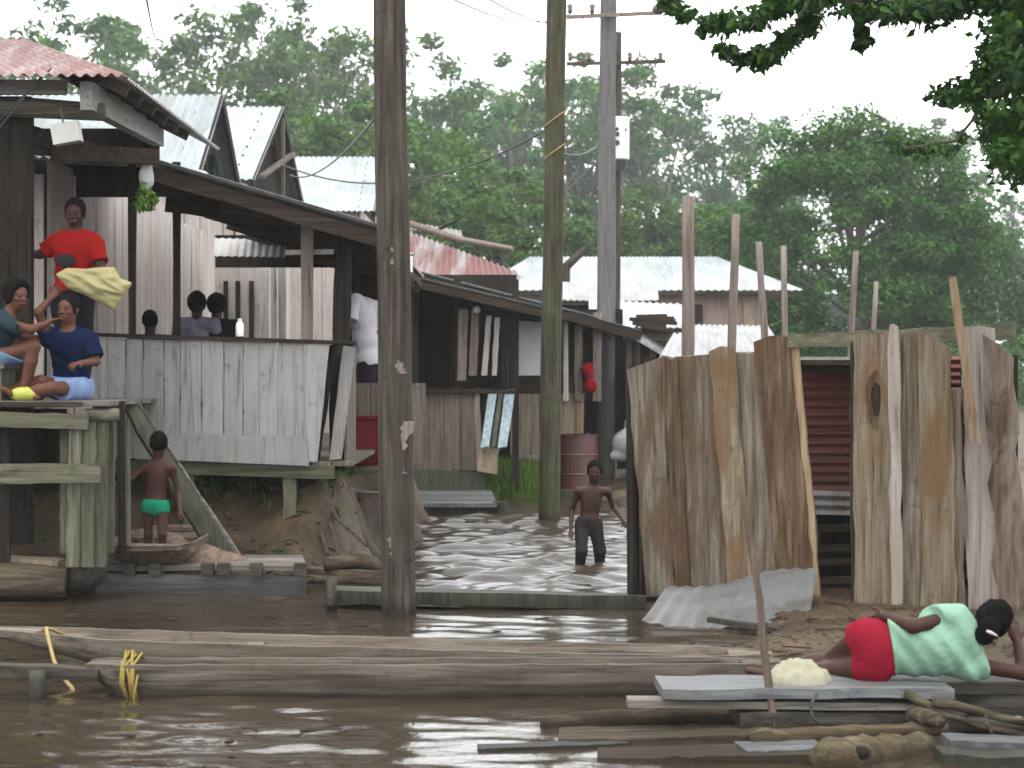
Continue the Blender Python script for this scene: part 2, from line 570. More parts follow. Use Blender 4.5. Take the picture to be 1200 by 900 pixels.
M['zinc_dull'] = metal('dull_zinc_roof', (.20, .205, .21), (.10, .075, .06), .6, .5)
M['zinc_old'] = metal('old_zinc_sheet', (.22, .22, .22), (.13, .085, .06), .75, .55)
M['zinc_ground'] = metal('crumpled_zinc', (.115, .12, .12), (.06, .042, .03), .85, .45, axis='x')
M['redroof'] = metal('faded_red_roof', (.23, .165, .155), (.105, .024, .018), 1.0, .55, scale=2.0, lo=.36, hi=.56)
M['redpatch'] = metal('red_and_white_roof', (.25, .24, .235), (.105, .023, .017), 1.0, .55, scale=.55, lo=.33, hi=.46)
M['redsheet'] = metal('rusty_red_sheet', (.17, .05, .038), (.075, .028, .02), .7, .6, axis='x')
M['darksheet'] = metal('blackened_sheet', (.10, .095, .09), (.05, .04, .035), .6, .6)
M['reddrum'] = metal('rusty_red_drum', (.085, .022, .023), (.05, .022, .018), .8, .5, axis='z')
M['redbin'] = plain('red_plastic', (.10, .007, .010), .5, .15, .12, 5)
M['redcloth'] = cloth('red_cloth', (.19, .007, .006))
M['yellowcloth'] = cloth('yellow_cloth', (.27, .235, .12))
M['creamcloth'] = cloth('cream_cloth', (.24, .23, .17))
M['bluecloth'] = cloth('navy_cloth', (.004, .008, .028))
M['palebluecloth'] = cloth('pale_blue_cloth', (0.1496, 0.2108, 0.3536))
M['jeans'] = cloth('faded_denim', (0.0816, 0.136, 0.204))
M['tealcloth'] = cloth('dark_teal_cloth', (0.0136, 0.0272, 0.034))
M['pinkcloth'] = cloth('dull_pink_cloth', (0.2856, 0.068, 0.0612))
M['whitecloth'] = cloth('white_cloth', (.36, .36, .38))
M['mintcloth'] = cloth('mint_cloth', (.16, .27, .20))
M['crimsoncloth'] = cloth('crimson_cloth', (.165, .008, .018))
M['greencloth'] = cloth('green_cloth', (0.00816, 0.1496, 0.0816))
M['darkcloth'] = cloth('black_cloth', (0.01224, 0.01156, 0.01496))
M['greypants'] = cloth('dark_grey_cloth', (.022, .018, .020))
M['lilaccloth'] = cloth('grey_lilac_cloth', (0.204, 0.1836, 0.2448))
M['skin'] = plain('brown_skin', (.080, .033, .021), .55, .14, .08, 20, .08)
M['skin_dark'] = plain('dark_brown_skin', (.036, .0145, .010), .5, .16, .08, 20, .08)
M['hair'] = plain('black_hair', (.005, .0045, .0045), .9, .03, .3, 60, .6, .01)
M['eye'] = plain('eye_white', (.055, .045, .040), .5, .1, .02, 20, 0)
M['iris'] = plain('dark_iris', (.008, .006, .005), .4, .15, .02, 20, 0)
M['lips'] = plain('lips', (.10, .03, .028), .45, .4, .05, 20, 0)
M['rope'] = plain('yellow_rope', (.19, .14, .032), .8, .2, .25, 60, .6)
M['rope_pale'] = plain('tan_rope', (.26, .19, .08), .8, .2, .25, 60, .6)
M['wire'] = plain('black_wire', (.03, .03, .032), .5, .3, .05, 9, 0)
M['whitebox'] = plain('white_enamel', (.52, .53, .55), .4, .4, .05, 4, 0)
M['greybox'] = plain('off_white_box', (.34, .33, .31), .6, .3, .10, 9, .1)
M['porcelain'] = plain('brown_porcelain', (.08, .05, .04), .3, .5, .1, 9, 0)
M['bottle'] = plain('white_plastic', (.72, .78, .82), .35, .4, .05, 9, 0)
M['cap'] = plain('pale_green_cap', (.35, .60, .50), .4, .4, .05, 9, 0)
M['melon'] = plain('yellow_green_rind', (.30, .30, .05), .5, .4, .2, 14, .1)
M['tarp'] = plain('white_tarp', (.74, .75, .77), .6, .3, .06, 5, .3, .02)
M['leaf_far'] = leaf_mat('far_forest_leaves', (.017, .050, .015), (.034, .096, .024), (.072, .155, .034), .28)
M['leaf_mid'] = leaf_mat('fresh_leaves', (.022, .052, .013), (.042, .092, .020), (.085, .145, .030), .28)
M['leaf_dense'] = leaf_mat('dense_crown_leaves', (.014, .050, .010), (.032, .094, .017), (.082, .165, .028), .28)
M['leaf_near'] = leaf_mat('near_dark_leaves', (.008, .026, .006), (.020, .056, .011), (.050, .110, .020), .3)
M['leaf_plant'] = leaf_mat('hanging_leaves', (.06, .13, .02), (.12, .24, .04), (.25, .36, .09), .3)
# ---------------------------------------------------------------- implicit surfaces for bodies and cloth
class Field:
    """a smooth union of rounded shapes, meshed as one continuous surface"""
    def __init__(self, lo, hi, h):
        self.lo = np.array(lo, float); self.h = h
        n = np.ceil((np.array(hi, float) - self.lo) / h).astype(int) + 1
        self.n = n
        self.F = np.full(n, 1.0, np.float32)
    def _block(self, lo, hi):
        i0 = np.maximum(np.floor((np.array(lo) - self.lo) / self.h).astype(int), 0)
        i1 = np.minimum(np.ceil((np.array(hi) - self.lo) / self.h).astype(int) + 1, self.n)
        if np.any(i1 <= i0): return None
        ax = [self.lo[k] + self.h * np.arange(i0[k], i1[k]) for k in range(3)]
        P = np.stack(np.meshgrid(*ax, indexing='ij'), -1)
        return (slice(i0[0], i1[0]), slice(i0[1], i1[1]), slice(i0[2], i1[2])), P
    def _put(self, sl, d, k, sub=False):
        f = self.F[sl]
        if sub:
            self.F[sl] = np.maximum(f, -d)
        else:
            hh = np.clip(.5 + .5 * (f - d) / k, 0, 1)
            self.F[sl] = f * (1 - hh) + d * hh - k * hh * (1 - hh)
    def cone(self, a, b, ra, rb, k=.02, cut0=False, cut1=False, sub=False, flat=None):
        a = np.array(a, float); b = np.array(b, float)
        pad = max(ra, rb) + k + 2 * self.h + .03
        r = self._block(np.minimum(a, b) - pad, np.maximum(a, b) + pad)
        if r is None: return
        sl, P = r
        ba = b - a; L2 = max(ba.dot(ba), 1e-9)
        t = ((P - a) @ ba) / L2
        tc = np.clip(t, 0, 1)
        D_ = P - (a + tc[..., None] * ba)
        if flat is not None:                       # flattened along one direction
            fn = np.array(flat[0], float); s = flat[1]
            c = D_ @ fn
            D_ = D_ + (c * (1 / s - 1))[..., None] * fn
        d = np.sqrt((D_ ** 2).sum(-1)) - (ra + (rb - ra) * tc)
        L = math.sqrt(L2)
        if cut1: d = np.maximum(d, (t - 1) * L)
        if cut0: d = np.maximum(d, -t * L)
        self._put(sl, d, k, sub)
    def ell(self, c, axes, rad, k=.02, sub=False):
        c = np.array(c, float); A = np.array([list(x) for x in axes], float); rad = np.array(rad, float)
        pad = rad.max() + k + 2 * self.h + .03
        r = self._block(c - pad, c + pad)
        if r is None: return
        sl, P = r
        q = (P - c) @ A.T
        k0 = np.sqrt(((q / rad) ** 2).sum(-1)); k1 = np.sqrt(((q / rad ** 2) ** 2).sum(-1)) + 1e-9
        self._put(sl, k0 * (k0 - 1) / k1, k, sub)
    def cut(self, p, n):
        """keep the side the normal points away from"""
        n = np.array(n, float); n /= np.linalg.norm(n); p = np.array(p, float)
        ax = [self.lo[k] + self.h * np.arange(self.n[k]) for k in range(3)]
        d = (ax[0] - p[0])[:, None, None] * n[0] + (ax[1] - p[1])[None, :, None] * n[1] + (ax[2] - p[2])[None, None, :] * n[2]
        self.F = np.maximum(self.F, d.astype(np.float32))
    def ripple(self, amp, freq, seed=0, dirv=None):
        r = random.Random(seed)
        ax = [self.lo[k] + self.h * np.arange(self.n[k]) for k in range(3)]
        Xg, Yg, Zg = np.meshgrid(*ax, indexing='ij')
        w = np.zeros(self.n)
        for i in range(5):
            v = [r.uniform(-1, 1) for _ in range(3)]
            if dirv is not None: v = [dirv[j] + .45 * v[j] for j in range(3)]
            f = freq * r.uniform(.6, 1.5)
            w += np.sin(f * (v[0] * Xg + v[1] * Yg + v[2] * Zg) + r.uniform(0, 6.28) + 1.2 * np.sin(9 * (Xg + Zg) + i))
        self.F = self.F + (amp * w / 5).astype(np.float32)
    def mesh(self):
        F = self.F; S = F < 0
        n = np.array(F.shape)
        cs = [S[i:n[0] - 1 + i, j:n[1] - 1 + j, k:n[2] - 1 + k] for i in (0, 1) for j in (0, 1) for k in (0, 1)]
        cnt = sum(c.astype(np.int8) for c in cs)
        act = (cnt > 0) & (cnt < 8)
        idx = np.full(act.shape, -1, np.int64)
        cells = np.argwhere(act)
        idx[act] = np.arange(len(cells))
        acc = np.zeros((len(cells), 3)); num = np.zeros(len(cells))
        corners = [(0, 0, 0), (1, 0, 0), (0, 1, 0), (1, 1, 0), (0, 0, 1), (1, 0, 1), (0, 1, 1), (1, 1, 1)]
        for a in corners:
            for ax in range(3):
                if a[ax] == 1: continue
                b = list(a); b[ax] = 1
                fa = F[cells[:, 0] + a[0], cells[:, 1] + a[1], cells[:, 2] + a[2]]
                fb = F[cells[:, 0] + b[0], cells[:, 1] + b[1], cells[:, 2] + b[2]]
                m = (fa < 0) != (fb < 0)
                t = np.where(m, fa / np.where(np.abs(fa - fb) < 1e-12, 1, fa - fb), 0)
                p = np.array(a, float)[None, :].repeat(len(cells), 0); p[:, ax] += t
                acc[m] += p[m]; num[m] += 1
        V = self.lo + self.h * (cells + acc / np.maximum(num, 1)[:, None])
        Q = []
        for ax in range(3):
            sl0 = [slice(1, n[k] - 1) for k in range(3)]; sl0[ax] = slice(0, n[ax] - 1)
            sl1 = list(sl0); sl1[ax] = slice(1, n[ax])
            a = S[tuple(sl0)]; b = S[tuple(sl1)]
            e = np.argwhere(a != b)
            if not len(e): continue
            off = np.array([1, 1, 1]); off[ax] = 0
            e = e + off
            u, w = (ax + 1) % 3, (ax + 2) % 3
            def ci(du, dw):
                q = e.copy(); q[:, u] += du; q[:, w] += dw
                return idx[q[:, 0], q[:, 1], q[:, 2]]
            quad = np.stack([ci(-1, -1), ci(0, -1), ci(0, 0), ci(-1, 0)], 1)
            fl = ~S[e[:, 0], e[:, 1], e[:, 2]]
            quad[fl] = quad[fl][:, ::-1]
            Q.append(quad)
        Q = np.concatenate(Q) if Q else np.zeros((0, 4), int)
        Q = Q[(Q >= 0).all(1)]
        return V, Q

def field_obj(fl, name, mat, parent):
    V, Q = fl.mesh()
    return mesh_np(name, V, Q, mat, parent, True)

def person(label, J, s=1.0, hs=None, skin='skin', clothes=(), face=None, headup=None, hair='short', h=.011,
           hands=('open', 'open'), curl=(.5, .5), base=None, group=None, palm=(None, None), slim=1.0):
    """J: joints in metres. head = middle of the head; R is the person's own right side."""
    J = {k: Vector(v) for k, v in J.items()}
    hs = hs or s
    pts = list(J.values())
    root = thing('person', label, 'person', base if base is not None else (J['pel'].x, J['pel'].y, min(p.z for p in pts)), group)
    up = (J['neck'] - J['pel']).normalized()
    rt = (J['shR'] - J['shL']); rt = (rt - up * rt.dot(up)).normalized()
    fw = up.cross(rt)
    for sd, sg in (('R', 1), ('L', -1)):
        J.setdefault('hip' + sd, J['pel'] + rt * (sg * .088 * s) - up * .03 * s)
    lo = [min(p[k] for p in pts) - .24 for k in range(3)]
    hi = [max(p[k] for p in pts) + .24 for k in range(3)]
    waist = J['pel'].lerp(J['neck'], .36); chest = J['pel'].lerp(J['neck'], .68)
    ax = (rt, fw, up)
    w = s * slim
    def torso(fl, g=0.0, k=.05):
        fl.ell(J['pel'] + up * .02 * s, ax, (.158 * w + g, .112 * w + g, .125 * s + g), k)
        fl.ell(waist, ax, (.130 * w + g, .095 * w + g, .15 * s + g), k)
        fl.ell(chest, ax, (.152 * w + g, .108 * w + g, .17 * s + g), k)
        for q in ('R', 'L'):
            fl.cone(J['neck'].lerp(J['sh' + q], .35) - up * .035 * s, J['sh' + q], .062 * w + g, .056 * w + g, k * .7)
    # ---- head frame
    hf = Vector(face).normalized() if face is not None else fw
    hu = Vector(headup) if headup is not None else Z
    hu = (hu - hf * hu.dot(hf)).normalized()
    hr = hf.cross(hu)
    hc = J['head']
    hax = (hr, hf, hu)
    # ---- body
    fl = Field(lo, hi, h)
    torso(fl)
    fl.cone(J['neck'] - up * .03 * s, hc - hu * .05 * hs - hf * .015 * hs, .058 * w, .050 * hs, .03)
    for q in ('R', 'L'):
        fl.cone(J['sh' + q], J['el' + q], .049 * w, .039 * w, .03)
        fl.cone(J['el' + q], J['wr' + q], .039 * w, .026 * w, .018)
        if 'kn' + q in J:
            fl.cone(J['hip' + q], J['kn' + q], .084 * w, .055 * w, .035)
            fl.cone(J['kn' + q], J['kn' + q].lerp(J['an' + q], .35), .054 * w, .054 * w, .02)
            fl.cone(J['kn' + q].lerp(J['an' + q], .35), J['an' + q], .053 * w, .034 * w, .02)
            toe = J.get('toe' + q)
            if toe is not None:
                d = (toe - J['an' + q]).normalized()
                fl.cone(J['an' + q] - d * .035 * s - Z * .03 * s, toe, .038 * s, .030 * s, .02, flat=((Z), .75))
    # hands
    for i, q in enumerate(('R', 'L')):
        if hands[i] is None: continue
        wr = J['wr' + q]; d = (J.get('ha' + q, wr + (wr - J['el' + q])) - wr).normalized()
        pn = Vector(palm[i]) if palm[i] is not None else (fw if abs(d.dot(fw)) < .85 else -up)
        pn = (pn - d * pn.dot(d)).normalized()
        sd_ = d.cross(pn) * (1 if q == 'R' else -1)
        a = s * .95
        fl.ell(wr + d * .05 * a, (sd_, pn, d), (.040 * a, .017 * a, .055 * a), .014)
        for j, (o_, ln) in enumerate(((-.030, .068), (-.010, .078), (.010, .073), (.029, .058))):
            b0 = wr + d * .085 * a + sd_ * o_ * a
            c = curl[i] * (.9 + .12 * j)
            d1 = (d * math.cos(c * .6) + pn * math.sin(c * .6) + sd_ * o_ * 1.5).normalized()
            d2 = (d * math.cos(c * 1.9) + pn * math.sin(c * 1.9)).normalized()
            r_ = max(.0088 * a, h * .62)
            b1 = b0 + d1 * ln * .55 * a
            fl.cone(b0 - d * .02 * a, b1, r_ * 1.1, r_, .004)
            fl.cone(b1, b1 + d2 * ln * .5 * a, r_, r_ * .85, .003)
        t0 = wr + d * .028 * a - sd_ * .030 * a
        t1 = t0 + (d * .6 - sd_ * .75 + pn * .25).normalized() * .042 * a
        r_ = max(.0105 * a, h * .65)
        fl.cone(t0, t1, r_ * 1.25, r_, .008)
        fl.cone(t1, t1 + (d * .9 - sd_ * .2 + pn * .3).normalized() * .034 * a, r_, r_ * .85, .004)
    # head: skull, jaw, brow, nose, lips, ears
    fl.ell(hc + hu * .022 * hs - hf * .008 * hs, hax, (.074 * hs, .094 * hs, .094 * hs), .02)
    fl.ell(hc + hf * .022 * hs - hu * .052 * hs, hax, (.054 * hs, .062 * hs, .068 * hs), .03)
    fl.ell(hc + hf * .070 * hs + hu * .022 * hs, hax, (.052 * hs, .020 * hs, .012 * hs), .012)
    for sg in (1, -1):
        fl.ell(hc + hf * .092 * hs + hr * .031 * hs * sg + hu * .002 * hs, hax, (.017 * hs, .014 * hs, .011 * hs), .01, sub=True)
        fl.ell(hc + hr * .077 * hs * sg - hf * .008 * hs - hu * .006 * hs, hax, (.010 * hs, .020 * hs, .031 * hs), .008)
        fl.ell(hc + hf * .060 * hs + hr * .036 * hs * sg - hu * .026 * hs, hax, (.022 * hs, .020 * hs, .017 * hs), .015)
    fl.cone(hc + hf * .084 * hs + hu * .004 * hs, hc + hf * .102 * hs - hu * .026 * hs, .009 * hs, .015 * hs, .01)
    fl.cone(hc + hf * .092 * hs - hu * .030 * hs - hr * .012 * hs, hc + hf * .092 * hs - hu * .030 * hs + hr * .012 * hs, .011 * hs, .011 * hs, .008)
    fl.cone(hc + hf * .080 * hs - hu * .058 * hs - hr * .016 * hs, hc + hf * .080 * hs - hu * .058 * hs + hr * .016 * hs, .012 * hs, .012 * hs, .01)
    body = field_obj(fl, 'body', M[skin], root)
    # eyes and mouth only where the face turns to us
    if hf.dot(Vector((0, -1, 0))) > .1:
        for sg in (1, -1):
            c = hc + hf * .0775 * hs + hr * .031 * hs * sg + hu * .002 * hs
            e = MB().ball(c, .0118 * hs).build('eye', M['eye'], root, True)
            MB().ball(c + hf * .0068 * hs, .0072 * hs, 8, 5).build('iris', M['iris'], e, True)
        ml = Field([hc[k] - .15 for k in range(3)], [hc[k] + .15 for k in range(3)], .006)
        ml.cone(hc + hf * .0835 * hs - hu * .055 * hs - hr * .019 * hs, hc + hf * .0835 * hs - hu * .055 * hs + hr * .019 * hs, .0095 * hs, .0095 * hs, .004)
        field_obj(ml, 'lips', M['lips'], root)
    # ---- hair
    if hair:
        R_ = .34
        hl = Field([hc[k] - R_ for k in range(3)], [hc[k] + R_ for k in range(3)], min(h, .010))
        g = {'short': .010, 'afro': .030, 'tied': .016, 'puff': .022}[hair]
        hl.ell(hc + hu * .028 * hs - hf * .012 * hs, hax, (.074 * hs + g, .092 * hs + g, .093 * hs + g), .01)
        hl.ripple(.006 if hair != 'short' else .003, 120, 3)
        hl.cut(hc + hf * .058 * hs + hu * .045 * hs, hf * .92 - hu * .40)
        hl.cut(hc - hu * .052 * hs, -hu * .9 + hf * .45)
        if hair == 'puff':
            hl.ell(hc + hu * .115 * hs - hf * .03 * hs, hax, (.055 * hs, .055 * hs, .045 * hs), .02)
        if hair == 'tied':
            hl.ell(hc - hf * .125 * hs - hu * .005 * hs, hax, (.048 * hs, .042 * hs, .052 * hs), .02)
            hl.ell(hc - hf * .11 * hs - hu * .055 * hs, hax, (.05 * hs, .04 * hs, .05 * hs), .03)
        field_obj(hl, 'hair', M['hair'], root)
    # ---- clothing
    for c in clothes:
        gl = Field(lo, hi, h)
        kind = c['kind']; g = c.get('g', .016) * s
        if kind in ('tshirt', 'vest'):
            torso(gl, g)
            if kind == 'tshirt':
                for q in ('R', 'L'):
                    e = J['sh' + q].lerp(J['el' + q], c.get('sleeve', .62))
                    gl.cone(J['sh' + q], e, .060 * w + g * .6, .056 * w + g, .03, cut1=True)
            hem = J['pel'] - up * c.get('hem', .05) * s
            gl.ripple(.015 * s * c.get('fold', 1), 34, c.get('seed', 1), c.get('folddir'))
            gl.cut(hem, -up)
            gl.cut(J['neck'] + up * .012 * s, up * .9 + fw * .35)
        else:
            gl.ell(J['pel'] + up * .02 * s, ax, (.158 * w + g, .112 * w + g, .125 * s + g), .05)
            t = c.get('len', .5)
            for q in ('R', 'L'):
                if t <= 0: 
                    gl.cone(J['hip' + q], J['hip' + q].lerp(J['kn' + q], .12), .080 * w + g, .078 * w + g, .03, cut1=True)
                elif t <= 1:
                    e = J['hip' + q].lerp(J['kn' + q], t)
                    gl.cone(J['hip' + q], e, .086 * w + g, (.086 - .022 * t) * w + g * 1.6, .03, cut1=True)
                else:
                    gl.cone(J['hip' + q], J['kn' + q], .086 * w + g, .060 * w + g * 1.2, .03)
                    gl.cone(J['kn' + q], J['kn' + q].lerp(J['an' + q], t - 1), .060 * w + g * 1.2, .050 * w + g * 1.2, .02, cut1=True)
            gl.ripple(.012 * s, 36, c.get('seed', 2))
            gl.cut(J['pel'] + up * c.get('top', .10) * s, up)
        o = field_obj(gl, c['name'], M[c['mat']], root)
        if 'label' in c: o['label'] = c['label']
    return root

def cloth_blob(name, label, cat, prims, mat, h=.012, amp=.012, freq=30, seed=0, group=None, cuts=(), folddir=None):
    """a bundle or sack: smooth union of ellipsoids with folds"""
    lo = [min(p[0][k] - max(p[1]) for p in prims) - .05 for k in range(3)]
    hi = [max(p[0][k] + max(p[1]) for p in prims) + .05 for k in range(3)]
    fl = Field(lo, hi, h)
    for p in prims:
        axs = p[2] if len(p) > 2 else (X, Y, Z)
        fl.ell(p[0], axs, p[1], .04)
    fl.ripple(amp, freq, seed, folddir)
    for c in cuts: fl.cut(*c)
    root = field_obj(fl, name, M[mat], None)
    return tag(root, label, cat, group)
# ---------------------------------------------------------------- the setting: ground, water
def smooth(a, b, x):
    t = np.clip((x - a) / (b - a), 0, 1)
    return t * t * (3 - 2 * t)

def fbm(x, y, s, o=0.0):
    v = np.zeros_like(x)
    for i, (fx, fy) in enumerate(((1, .37), (-.53, 1.1), (1.9, 1.3), (-2.3, 1.7), (3.7, -2.9), (4.3, 5.1))):
        v += np.sin(fx * x * s + fy * y * s + o + 1.7 * i + .8 * np.sin(.7 * s * (x - y) + i)) / (1 + .6 * i)
    return v / 2.6

def ground_z(x, y):
    z = np.full_like(x, -.45)
    # left bank rising behind the landing
    edge = -1.22 - .38 * smooth(21.5, 18, y) + .10 * np.sin(y * 2.1) + .05 * np.sin(y * 7.0)
    shore = 17.6 + .22 * np.sin(x * 1.7)
    left = (.78 + .05 * np.sin(x * 3 + y)) * smooth(shore - .3, shore + .75, y) * smooth(edge + .12, edge - .30, x) * smooth(26.5, 25, y)
    z = np.maximum(z, -.45 + (left + .45) * (left > .0) )
    # the left side of the channel, under the second house
    ed2 = .55 + .25 * np.sin(y * .9)
    l2 = smooth(28.6, 29.5, y) * smooth(ed2 + .35, ed2 - .25, x)
    z = np.maximum(z, -.45 + .62 * l2)
    # end of the channel and all the far land
    far = smooth(33.5, 36, y)
    z = np.maximum(z, -.45 + .80 * far)
    # right bank under the shed
    ex = .95 - .9 * smooth(12.6, 11.0, y) * 0 + .25 * np.sin(y * 1.9)
    r = smooth(ex - .35, ex + .9, x) * smooth(10.2, 12.8, y)
    z = np.maximum(z, -.45 + .56 * r)
    z = z + (1 - .65 * smooth(.3, 1.2, x)) * ( .06 * fbm(x, y, 2.6) + .035 * fbm(x, y, 8.0, 2) + .030 * fbm(y, x, 15.0, 1) + .016 * fbm(x + y, x - y, 31.0, 4)) * (z > -.3)
    return z

xs = np.concatenate([np.linspace(-400, -12, 24), np.linspace(-11.5, -5.6, 50), np.linspace(-5.55, 4.5, 300), np.linspace(4.6, 11.5, 50), np.linspace(12, 400, 24)])
ys = np.concatenate([np.linspace(-40, 8, 10), np.linspace(8.3, 22, 340), np.linspace(22.1, 40, 150), np.linspace(41, 900, 40)])
gx, gy = np.meshgrid(xs, ys, indexing='ij')
gz = ground_z(gx, gy)
V_ = np.stack([gx, gy, gz], -1).reshape(-1, 3)
i_, j_ = np.meshgrid(np.arange(len(xs) - 1), np.arange(len(ys) - 1), indexing='ij')
q_ = (i_ * len(ys) + j_).ravel()
ground = mesh_np('ground', V_, np.stack([q_, q_ + len(ys), q_ + len(ys) + 1, q_ + 1], 1), M['mud'], None, True)
tag(ground, 'brown mud bank and land around the flooded channel', kind='structure')
def water_z(x, y):
    """small wind ripples, livelier in patches, crests mostly across the view"""
    rs = np.random.RandomState(3)
    z = np.zeros_like(x)
    for i in range(46):
        lam = .17 * (5.0 ** rs.rand())
        a = rs.normal() * .38
        k = 2 * np.pi / lam
        ph = rs.rand() * 6.28
        slope = .034 * (1.0 if lam < .6 else .75)
        z += slope / k * np.sin(k * (np.sin(a) * x + np.cos(a) * y) + ph + .8 * np.sin(1.3 * x + .9 * y + i) + .5 * np.sin(2.9 * y - 1.7 * x + 2 * i))
    live = .55 + 1.2 * smooth(13.5, 18.0, y) * smooth(-2.6, -1.2, x)
    patch = live * (.45 + .75 * smooth(-.5, .6, fbm(x, y, .9, 1.0)))
    return z * patch
wx = np.concatenate([[-300, -60], np.linspace(-12, -4.6, 20), np.linspace(-4.55, 4.0, 290), np.linspace(4.2, 12, 20), [60, 300]])
wy = [-30.0, 5.0]; q = 8.6
while q < 38: wy.append(q); q += .030 if q < 27 else .08
wy = np.array(wy + [39.0])
wxx, wyy = np.meshgrid(wx, wy, indexing='ij')
wz = water_z(wxx, wyy) * smooth(40, 34, wyy) * (np.abs(wxx) < 11) * (wyy > 6)
i_, j_ = np.meshgrid(np.arange(len(wx) - 1), np.arange(len(wy) - 1), indexing='ij')
q_ = (i_ * len(wy) + j_).ravel()
wat = mesh_np('water', np.stack([wxx, wyy, wz], -1).reshape(-1, 3), np.stack([q_, q_ + len(wy), q_ + len(wy) + 1, q_ + 1], 1), M['water'], None, True)
tag(wat, 'brown flood water with bright sky reflections', kind='structure')

def gz1(x, y): return float(ground_z(np.array([float(x)]), np.array([float(y)]))[0])

# ---------------------------------------------------------------- utility poles
def pole(name, label, px0, py0, px1, py1, D, r0, r1, mat, group=None, base_z=None):
    a = U(px0, py0, D); b = U(px1, py1, D)
    t = thing(name, label, 'pole', (a.x, a.y, base_z if base_z is not None else -.6), group)
    a2 = a + (a - b).normalized() * ((a.z + .6) / abs((a - b).normalized().z))
    n = 14
    m = MB(int(D))
    m.tube([a2.lerp(b, i / n) + Vector((math.sin(i * 1.1) * .004, 0, 0)) for i in range(n + 1)], [r0 + (r1 - r0) * i / n for i in range(n + 1)], 16, .025)
    m.build('shaft', M[mat], t, True)
    return t
p1 = pole('utility_pole', 'thick dark weathered pole standing in the water in front of the grey porch', 467, 720, 454, -140, 15.0, .132, .120, 'pole_a', 'wooden poles along the channel')
for kk, (px, py, w, h, a) in enumerate(((473, 512, 14, 36, -.5), (467, 545, 9, 20, .4), (461, 640, 8, 24, .1), (470, 430, 7, 16, .2), (463, 300, 5, 22, 0))):
    s = MB(kk + 4)
    c = U(px, py, 15.0 - .128); k = 15.0 / F_PX
    s.plank(c + Vector((-w * k / 2 - a * h * k / 2, 0.006, h * k / 2)), c + Vector((w * k / 2 - a * h * k / 2, .016, h * k / 2)), c + Vector((w * k / 2 + a * h * k / 2, .016, -h * k / 2)), c + Vector((-w * k / 2 + a * h * k / 2, 0.006, -h * k / 2)), .018, 9, .022)
    s.build('bark_patch', M['post'], p1)
p2 = pole('utility_pole', 'dark olive pole standing in the channel left of the wading child', 643, 612, 655, -160, 24.4, .132, .118, 'pole_b', 'wooden poles along the channel')
for py in (140, 178):
    m = MB(); c = U(650, py, 24.4)
    m.tube([c + Vector((math.cos(a) * .135, math.sin(a) * .135, .10 * math.cos(a) )) for a in [i * math.pi / 6 for i in range(13)]], .008, 6)
    m.build('wire_wrap', M['rope_pale'], p2)
p3 = pole('utility_pole', 'tall lilac grey pole with the upper crossarm, beside the red drum', 709, 560, 713, -40, 33.0, .165, .135, 'pole_c', 'wooden poles along the channel')
ca = MB(2); a = U(664, 20, 32.8); b = U(776, 15, 32.8)
ca.beam(a, b, .06, .060, seg=4, wob=.05); ca.build('crossarm', M['post'], p3)
for px in (668, 694, 772):
    i_ = MB(); c = U(px, 18, 32.8)
    i_.tube([c + Z * .02, c + Z * .07, c + Z * .10, c + Z * .15, c + Z * .19], [.02, .05, .035, .055, .025] if px < 770 else [.06, .11, .12, .10, .05], 10)
    i_.build('insulator', M['porcelain'], p3, True)
p4 = pole('utility_pole', 'thin brown pole just behind the grey one, carrying a white box', 718, 560, 722, 38, 37.0, .125, .105, 'pole_d', 'wooden poles along the channel')
ca = MB(3); a = U(664, 75, 36.8); b = U(780, 72, 36.8)
ca.beam(a, b, .06, .065, seg=4, wob=.05); ca.build('crossarm', M['pole_d'], p4)
for px in (668, 690, 738, 774):
    i_ = MB(); c = U(px, 73, 36.8)
    i_.tube([c + Z * .02, c + Z * .07, c + Z * .10, c + Z * .15, c + Z * .19], [.02, .05, .035, .055, .025], 10)
    i_.build('insulator', M['porcelain'], p4, True)
bx = MB(); a = U(716, 188, 36.75); b = U(737, 138, 36.75)
bx.tube([(a.x * .5 + b.x * .5, 36.68, a.z + (b.z - a.z) * t_) for t_ in (0, .03, .97, 1)], [.155, .17, .17, .15], 18)
box = bx.build('transformer_tank', M['whitebox'], p4, False)
mk = MB()
for px, py, w in ((723, 151, 2.2), (723, 157, 3), (723, 167, 3.4), (733, 152, 1.6)):
    c = U(px, py, 36.50 if px < 730 else 36.54); k = 36.5 / F_PX
    mk = MB(); mk.ball(c, (w * k, .012, w * k), 8, 5)
    mk.build('dark_mark', M['wire'], box)
bb = MB(); bb.tube([U(726.5, 200, 36.68), U(726.5, 188.3, 36.68)], [.10, .14], 12); bb.build('bracket', M['wire'], box)
# wires
def wire(p, q, sag, label, r=.011):
    p = Vector(p); q = Vector(q); n = 16
    m = MB(); m.tube([p.lerp(q, i / n) - Z * (sag * 4 * (i / n) * (1 - i / n)) for i in range(n + 1)], r, 5)
    return tag(m.build('overhead_wire', M['wire'], None, True), label, 'wire', 'wires on the poles')
wire(U(668, 16, 32.8), U(480, -30, 16.0), .25, 'thin wire running up from the left end of the top crossarm', .008)
wire(U(694, 16, 32.8), U(520, -40, 16.0), .3, 'thin wire leaving the middle of the top crossarm towards the left', .008)
wire(U(660, 140, 24.4), U(330, 193, 30.0), .5, 'slack wire from the olive pole to the open gable of the zinc roof', .012)
wire(U(655, 178, 24.3), U(716, 150, 36.6), .2, 'short slack wire from the olive pole to the white box', .010)
wire(U(447, 130, 15.0), U(340, 205, 32), .2, 'slack wire from the thick dark pole to the open gable', .010)
wire(U(172, 0, 20.0), U(188, 45, 60.0), .3, 'faint wire in the sky above the zinc gables', .012)

